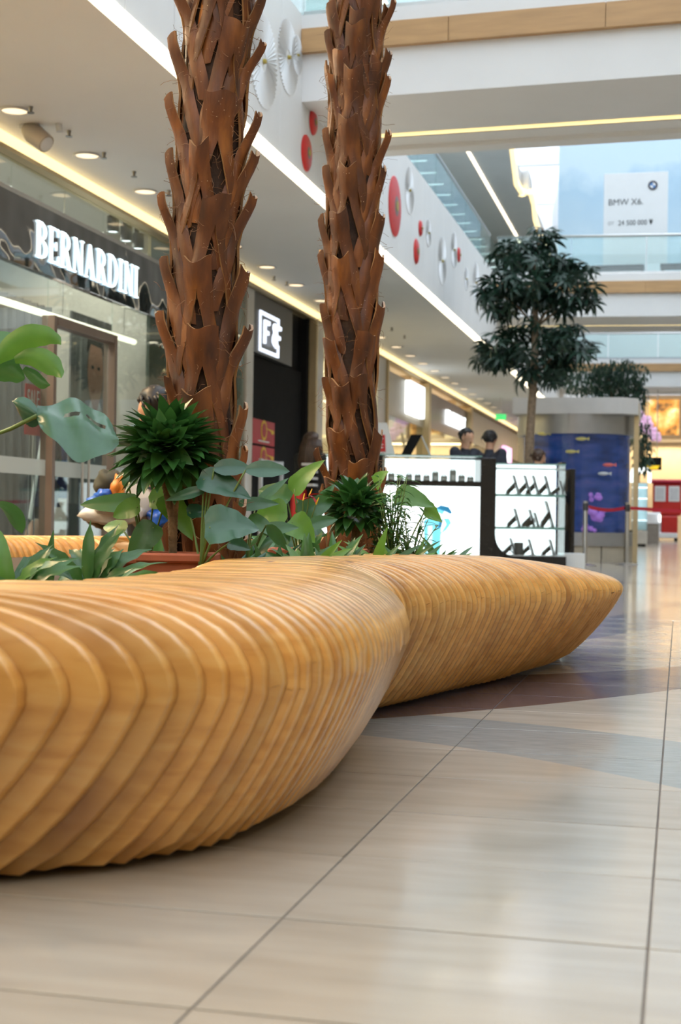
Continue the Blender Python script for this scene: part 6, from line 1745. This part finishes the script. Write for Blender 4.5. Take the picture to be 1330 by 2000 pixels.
MB().box(b.x - .5, b.x + .38, b.y - .72, b.y - .5, .12, .30, .02).build('bumper', 'white_paint', parent=t)
for s_ in (-1, 1): MB().lathe([(0, -.06), (.16, -.06), (.16, .06), (0, .06)], (b.x + s_ * .32, b.y - .3, .16), 18, axis='x').build('wheel', 'rubber', parent=t, smooth=True, angle=40)

# ------------------------------------------------------------------ people
mat('skin', (0.56, 0.31, 0.20), 0.5, var=0.06, scale=10)
mat('hair_black', (0.012, 0.010, 0.010), 0.45, var=0.4, scale=30, stretch=(1, 1, .3))
mat('hair_brown', (0.055, 0.028, 0.016), 0.45, var=0.4, scale=30, stretch=(1, 1, .3))
mat('jacket_navy', (0.014, 0.018, 0.032), 0.7, var=0.2, scale=12, bump=.3, bscale=25)
mat('jacket_grey', (0.055, 0.065, 0.068), 0.7, var=0.2, scale=12, bump=.3, bscale=25)
mat('trousers', (0.02, 0.022, 0.03), 0.75, var=0.2)
mat('dress_black', (0.015, 0.015, 0.015), 0.7, var=0.2)
mat('shoe', (0.015, 0.012, 0.010), 0.4)
mat('eye_white', (0.7, 0.7, 0.68), 0.3); mat('lip', (0.38, 0.13, 0.10), 0.45)
def person(label, J, face_az, tilt, mats, hair, seed, hair_long=False, voxel=0.013):
    """J: joints by name (world). One skin, remeshed from tapered limbs, head, ears, nose and ten fingers."""
    prim = []
    SCL = J.get('scale', 1.0)
    def cap(a, b, ra, rb, mt): prim.append(('c', Vector(a), Vector(b), ra * SCL, rb * SCL, mt))
    SK, TOP, LEG, SH = 0, 1, 2, 3
    f = Vector((math.cos(face_az), math.sin(face_az), 0)); sd = Vector((-f.y, f.x, 0))     # forwards, to the person's left
    hf = (f * math.cos(tilt) - Vector((0, 0, 1)) * math.sin(tilt)).normalized(); hu = sd.cross(hf) * -1
    if hu.z < 0: hu = -hu
    hd = J['head']; nk = J['neck']; pv = J['pelvis']; ch = J['chest']
    tw = sd if 'side' not in J else J['side']
    # torso
    for s_ in (-1, 1):
        cap(pv + tw * .08 * s_, ch + tw * .095 * s_, .115, .115, TOP)
        cap(ch + tw * .095 * s_, J['sh%d' % s_], .11, .072, TOP)
        cap(J['sh%d' % s_], J['el%d' % s_], .064, .052, TOP)
        cap(J['el%d' % s_], J['wr%d' % s_], .052, .038, TOP)
        hp = pv + tw * .09 * s_
        cap(hp, J['kn%d' % s_], .092, .064, LEG); cap(J['kn%d' % s_], J['an%d' % s_], .060, .042, LEG)
        ft = J['an%d' % s_] - Vector((0, 0, .035)); tf = f if 'toe' not in J else J['toe']
        cap(ft - tf * .04, ft + tf * .17, .042, .034, SH)
        # hand: palm, four fingers of unequal length, thumb from the side of the palm
        wr = J['wr%d' % s_]; hdv = (wr - J['el%d' % s_]).normalized(); hs = hdv.cross(Vector((0, 0, 1))).normalized() * s_; hn = hs.cross(hdv)
        cap(wr, wr + hdv * .045, .026, .030, SK)
        for k, (o_, l_) in enumerate(((-.026, .062), (-.009, .074), (.009, .070), (.025, .055))):
            a_ = wr + hdv * .07 + hs * o_; cap(wr + hdv * .03 + hs * o_ * .8, a_, .014, .011, SK)
            b_ = a_ + hdv * l_ * .55 - hn * .012; cap(a_, b_, .011, .010, SK); cap(b_, b_ + hdv * l_ * .35 - hn * .022, .010, .008, SK)
        th = wr + hdv * .02 - hs * .03; cap(th, th + hdv * .035 - hs * .022, .015, .012, SK); cap(th + hdv * .035 - hs * .022, th + hdv * .062 - hs * .020 - hn * .01, .012, .009, SK)
    cap(pv - Vector((0, 0, .02)), pv + Vector((0, 0, .10)), .13, .13, LEG)
    cap(ch, nk - Vector((0, 0, .03)), .11, .06, TOP)
    cap(nk - Vector((0, 0, .04)), hd - hu * .06, .056, .052, SK)
    # head: cranium, jaw, nose, ears, brow
    cap(hd + hu * .035 - hf * .018, hd + hu * .02 + hf * .025, .088, .080, SK)
    cap(hd - hu * .02 + hf * .028, hd - hu * .085 + hf * .055, .066, .036, SK)
    cap(hd + hf * .10 + hu * .012, hd + hf * .122 - hu * .030, .012, .016, SK)
    cap(hd + hf * .088 + hu * .028 - sd * .035, hd + hf * .088 + hu * .028 + sd * .035, .016, .016, SK)
    for s_ in (-1, 1): cap(hd + sd * .080 * s_ + hu * .015, hd + sd * .083 * s_ - hu * .025, .016, .012, SK)
    m = MB()
    for (_, a, b, ra, rb, mt) in prim:
        L_ = max((b - a).length, 1e-4); n = 7
        ts = [-1, -.5, 0, .5, 1]
        d = (b - a) / L_
        pts, rad = [], []
        for q in (1, .86, .5, 0): pts.append(a - d * ra * q); rad.append(max(.001, ra * math.sqrt(max(0, 1 - q * q))))
        for q in (0, .5, .86, 1): pts.append(b + d * rb * q); rad.append(max(.001, rb * math.sqrt(max(0, 1 - q * q))))
        m.tube(pts, rad, 12)
    base = Vector((pv.x, pv.y, min(J['an-1'].z, J['an1'].z) - .08))
    t = thing('person', label, 'person', base)
    o = m.build('body', [mats[0], mats[1], mats[2], mats[3]], parent=t)
    rm = o.modifiers.new('r', 'REMESH'); rm.mode = 'VOXEL'; rm.voxel_size = voxel
    sm_ = o.modifiers.new('s', 'SMOOTH'); sm_.factor = .5; sm_.iterations = 3
    dg = bpy.context.evaluated_depsgraph_get(); dg.update()
    me = bpy.data.meshes.new_from_object(o.evaluated_get(dg))
    o.modifiers.clear(); o.data = me
    me.materials.clear()
    for k in mats: me.materials.append(MATS[k])
    n = len(me.polygons); ct = np.zeros(n * 3); me.polygons.foreach_get('center', ct); ct = ct.reshape(-1, 3) + np.array(base)
    best = np.full(n, 1e9); idx = np.zeros(n, int)
    for (_, a, b, ra, rb, mt) in prim:
        A, B = np.array(a), np.array(b); AB = B - A; h = np.clip(((ct - A) @ AB) / max(1e-9, AB @ AB), 0, 1)
        d = np.linalg.norm(ct - (A + h[:, None] * AB), axis=1) - (ra + (rb - ra) * h)
        u = d < best; best[u] = d[u]; idx[u] = mt
    me.polygons.foreach_set('material_index', idx.astype(np.int32)); me.polygons.foreach_set('use_smooth', [True] * n)
    me.update()
    # eyes and mouth
    for s_ in (-1, 1):
        e = hd + hf * .092 + hu * .008 + sd * .032 * s_
        MB().ball(e, .012, 10, 8).build('eye', 'eye_white', parent=t, smooth=True)
        MB().ball(e + hf * .007, .0075, 8, 6).build('iris', 'hair_black', parent=t, smooth=True)
    MB().tube([hd + hf * .094 - hu * .055 - sd * .022, hd + hf * .100 - hu * .054, hd + hf * .094 - hu * .055 + sd * .022], [.003, .007, .003], 6).build('mouth', 'lip', parent=t, smooth=True)
    # hair cap
    rng = random.Random(seed)
    hm = MB(); rows = []
    for i in range(15):
        th = PI * i / 14 * .80
        row = []
        for k in range(28):
            ph = 2 * PI * k / 28
            v = hu * math.cos(th) + (hf * math.cos(ph) + sd * math.sin(ph)) * math.sin(th)
            fr = max(0, math.cos(ph))                       # lift the hairline over the face
            cut = 1 - .52 * fr ** .7 * smooth01((th - .75) / .7)
            r_ = (.112 + .008 * noise.noise(v * 9 + Vector((seed, 0, 0)))) * (1 if th < 1.2 else 1 - .10 * (th - 1.2))
            row.append(hd + hu * .030 - hf * .012 + v * r_ * cut)
        row.append(row[0]); rows.append(row)
    hm.grid(rows)
    if hair_long:
        for k in range(26):
            ph = 2 * PI * k / 26
            if math.cos(ph) > .45: continue
            v = hf * math.cos(ph) + sd * math.sin(ph)
            hm.tube([hd + hu * .04 + v * .09, hd - hu * .06 + v * .115, hd - hu * .22 + v * .125, hd - hu * .36 + v * .11], [.03, .035, .035, .01], 6)
    else:
        for k in range(40):
            ph = rng.uniform(0, 2 * PI); th = rng.uniform(.3, 1.6)
            if math.cos(ph) > .5 and th > .9: continue
            v = hu * math.cos(th) + (hf * math.cos(ph) + sd * math.sin(ph)) * math.sin(th)
            p = hd + hu * .030 - hf * .012 + v * .105
            hm.tube([p, p + v * .014 - hu * .02, p + v * .012 - hu * .05], [.014, .011, .003], 5)
    hm.build('hair', hair, parent=t, smooth=True)
    return t
def standing(x, y, h, az, arm=((.10, -.28, .0), (.18, -.50, .15))):
    f = Vector((math.cos(az), math.sin(az), 0)); sd = Vector((-f.y, f.x, 0)); g = Vector((x, y, 0)); Z = Vector((0, 0, 1)); s = h / 1.75
    J = {'scale': s, 'pelvis': g + Z * .93 * s, 'chest': g + Z * 1.29 * s, 'neck': g + Z * 1.475 * s + f * .01, 'head': g + Z * 1.605 * s + f * .03}
    for q in (-1, 1):
        J['sh%d' % q] = g + sd * q * .19 * s + Z * 1.42 * s
        J['el%d' % q] = g + sd * q * .235 * s + Z * 1.12 * s + f * .02
        J['wr%d' % q] = g + sd * q * .20 * s + Z * .98 * s + f * .20
        J['kn%d' % q] = g + sd * q * .10 * s + Z * .50 * s + f * .02; J['an%d' % q] = g + sd * q * .10 * s + Z * .085
    return J
def ground(px, d): p = at(px, 1000, d); return p.x, p.y
mm = ['skin', 'jacket_navy', 'trousers', 'shoe']
x, y = ground(905, 20.0); person('young man in a dark navy jacket behind the kiosk counter, face to the right', standing(x, y, 1.97, RIGHT - .75), RIGHT - .75, .25, mm, 'hair_black', 1)
x, y = ground(953, 20.8); person('man in dark clothes seen from behind next to the young man at the kiosk', standing(x, y, 2.0, RIGHT + .9), RIGHT + .9, .1, mm, 'hair_black', 2)
x, y = ground(1047, 20.6); person('person with dark hair whose crown shows over the phone cabinet', standing(x, y, 1.70, RIGHT + .5), RIGHT + .5, .2, mm, 'hair_brown', 3)
x, y = ground(604, 17.0); wt = person('woman with long brown hair and black dress by the dark portal', standing(x, y, 1.68, TOCAM + 2.4), TOCAM + 2.4, .1, ['skin', 'dress_black', 'dress_black', 'shoe'], 'hair_brown', 4, True)
b = Vector((*ground(583, 16.75), .55))
t = thing('handbag', 'red handbag hanging beside the woman near the dark portal', 'bag', b)
MB().box(b.x - .07, b.x + .07, b.y - .13, b.y + .13, .62, 1.0, .03).build('pouch', 'red_print', parent=t)
MB().tube([(b.x, b.y - .1, 1.0), (b.x, b.y - .05, 1.2), (b.x, b.y + .05, 1.2), (b.x, b.y + .1, 1.0)], .012, 6).build('strap', 'black_matt', parent=t)
mat('stripe_white', (0.6, 0.6, 0.6), .7)
for k in range(4):
    MB().box(b.x + .06, b.x + .20, b.y - .12, b.y + .12, 1.02 + k * .08, 1.05 + k * .08).build('striped_scarf', 'stripe_white', parent=t)
# seated person on the back limb of the bench
D = 8.75
def S(px, py, dd=0): return at(px, py, D + dd)
az = RIGHT + PI - .35
hd = S(304, 798)
J = {'head': hd, 'neck': S(328, 858), 'chest': S(332, 905), 'pelvis': S(334, 1003, .02)}
J['side'] = Vector((math.cos(TOCAM + .5), math.sin(TOCAM + .5), 0)) * -1
sdv = J['side']
J['sh1'] = J['chest'] + sdv * .17 + Vector((0, 0, .09)); J['sh-1'] = J['chest'] - sdv * .17 + Vector((0, 0, .09))
J['el-1'] = S(252, 940, -.25); J['wr-1'] = S(296, 945, -.38)
J['el1'] = S(300, 960, .15); J['wr1'] = S(262, 975, .0)
fdir = Vector((math.cos(az), math.sin(az), 0))
for q in (-1, 1):
    J['kn%d' % q] = J['pelvis'] + fdir * .42 + sdv * .10 * q + Vector((0, .12, .0))
    k_ = J['kn%d' % q]; J['an%d' % q] = Vector((k_.x + fdir.x * .02, k_.y + .62, .09))
    k_.y += .35
J['toe'] = Vector((0, 1, 0))
person('seated person with short dark hair bending over shopping bags on the bench', J, az, .45, ['skin', 'jacket_grey', 'trousers', 'shoe'], 'hair_black', 6, False, .011)
# shopping bags
mat('bag_white', (0.72, 0.70, 0.68), 0.35, var=0.06, scale=9); mat('bag_blue', (0.02, 0.11, 0.50), 0.35, var=0.2); mat('bag_orange', (0.75, 0.24, 0.03), 0.4, var=0.2)
def lump(px, py, rx, rz, mt, seed, dd=-.45, sharp=.35, ry=.10):
    c = at(px, py, D + dd); s_ = (D + dd) / F_PX; m = MB()
    m.ball((0, 0, 0), 1, 26, 16, lambda d: 1 + sharp * noise.noise(d * 1.7 + Vector((seed, seed, 0))) + .14 * noise.noise(d * 5 + Vector((0, seed, 3))))
    ex = Vector((math.cos(RIGHT), math.sin(RIGHT), 0)); ey = Vector((-ex.y, ex.x, 0))
    m.v = [tuple(c + ex * p[0] * rx * s_ + ey * p[1] * ry + Vector((0, 0, p[2] * rz * s_))) for p in m.v]
    return m
c = at(245, 1030, D - .45)
t = thing('shopping_bag', 'white and blue plastic shopping bag lying on the bench beside the seated person', 'bag', c)
lump(222, 1003, 60, 22, 'bag_white', 2).build('sack', 'bag_white', parent=t, smooth=True)
lump(212, 982, 46, 18, 'bag_blue', 5, -.44).build('blue_panel', 'bag_blue', parent=t, smooth=True)
lump(208, 968, 22, 14, 'bag_blue', 9, -.46).build('blue_fold', 'bag_blue', parent=t, smooth=True)
lump(215, 995, 30, 10, 'bag_white', 8, -.52).build('white_fold', 'bag_white', parent=t, smooth=True)
c = at(300, 1030, D - .35)
t = thing('shopping_bag', 'upright white plastic bag with a pointed corner under the seated person hand', 'bag', c)
lump(285, 985, 42, 40, 'bag_white', 12, -.30, .5).build('sack', 'bag_white', parent=t, smooth=True)
m = MB(); a_ = at(243, 930, D - .5); m.add([a_, at(250, 975, D - .5), at(305, 970, D - .5), at(262, 965, D - .42)], [(0, 1, 2), (0, 2, 3), (0, 3, 1), (1, 3, 2)]); m.build('corner', 'bag_white', parent=t)
lump(318, 1012, 30, 20, 'bag_blue', 21, -.36).build('blue_panel', 'bag_blue', parent=t, smooth=True)
c = at(228, 990, D - .5)
t = thing('snack_packet', 'crumpled orange packet sticking out of the shopping bag', 'packet', c)
lump(229, 955, 12, 26, 'bag_orange', 31, -.5, .6, .04).build('foil', 'bag_orange', parent=t, smooth=True)
MB().box(c.x - .03, c.x + .03, c.y - .01, c.y + .01, c.z - .02, c.z + .02, .004).build('seal', 'bag_orange', parent=t)
t = thing('backpack', 'dark olive backpack slumped behind the shopping bags on the bench', 'bag', at(215, 1030, D - .2))
lump(212, 945, 26, 30, 'backpack', 41, -.15, .3).build('body', mat('olive_cloth', (.045, .043, .028), .8, var=.2), parent=t, smooth=True)
lump(205, 1010, 34, 22, 'backpack', 43, -.15, .3).build('pocket', 'olive_cloth', parent=t, smooth=True)
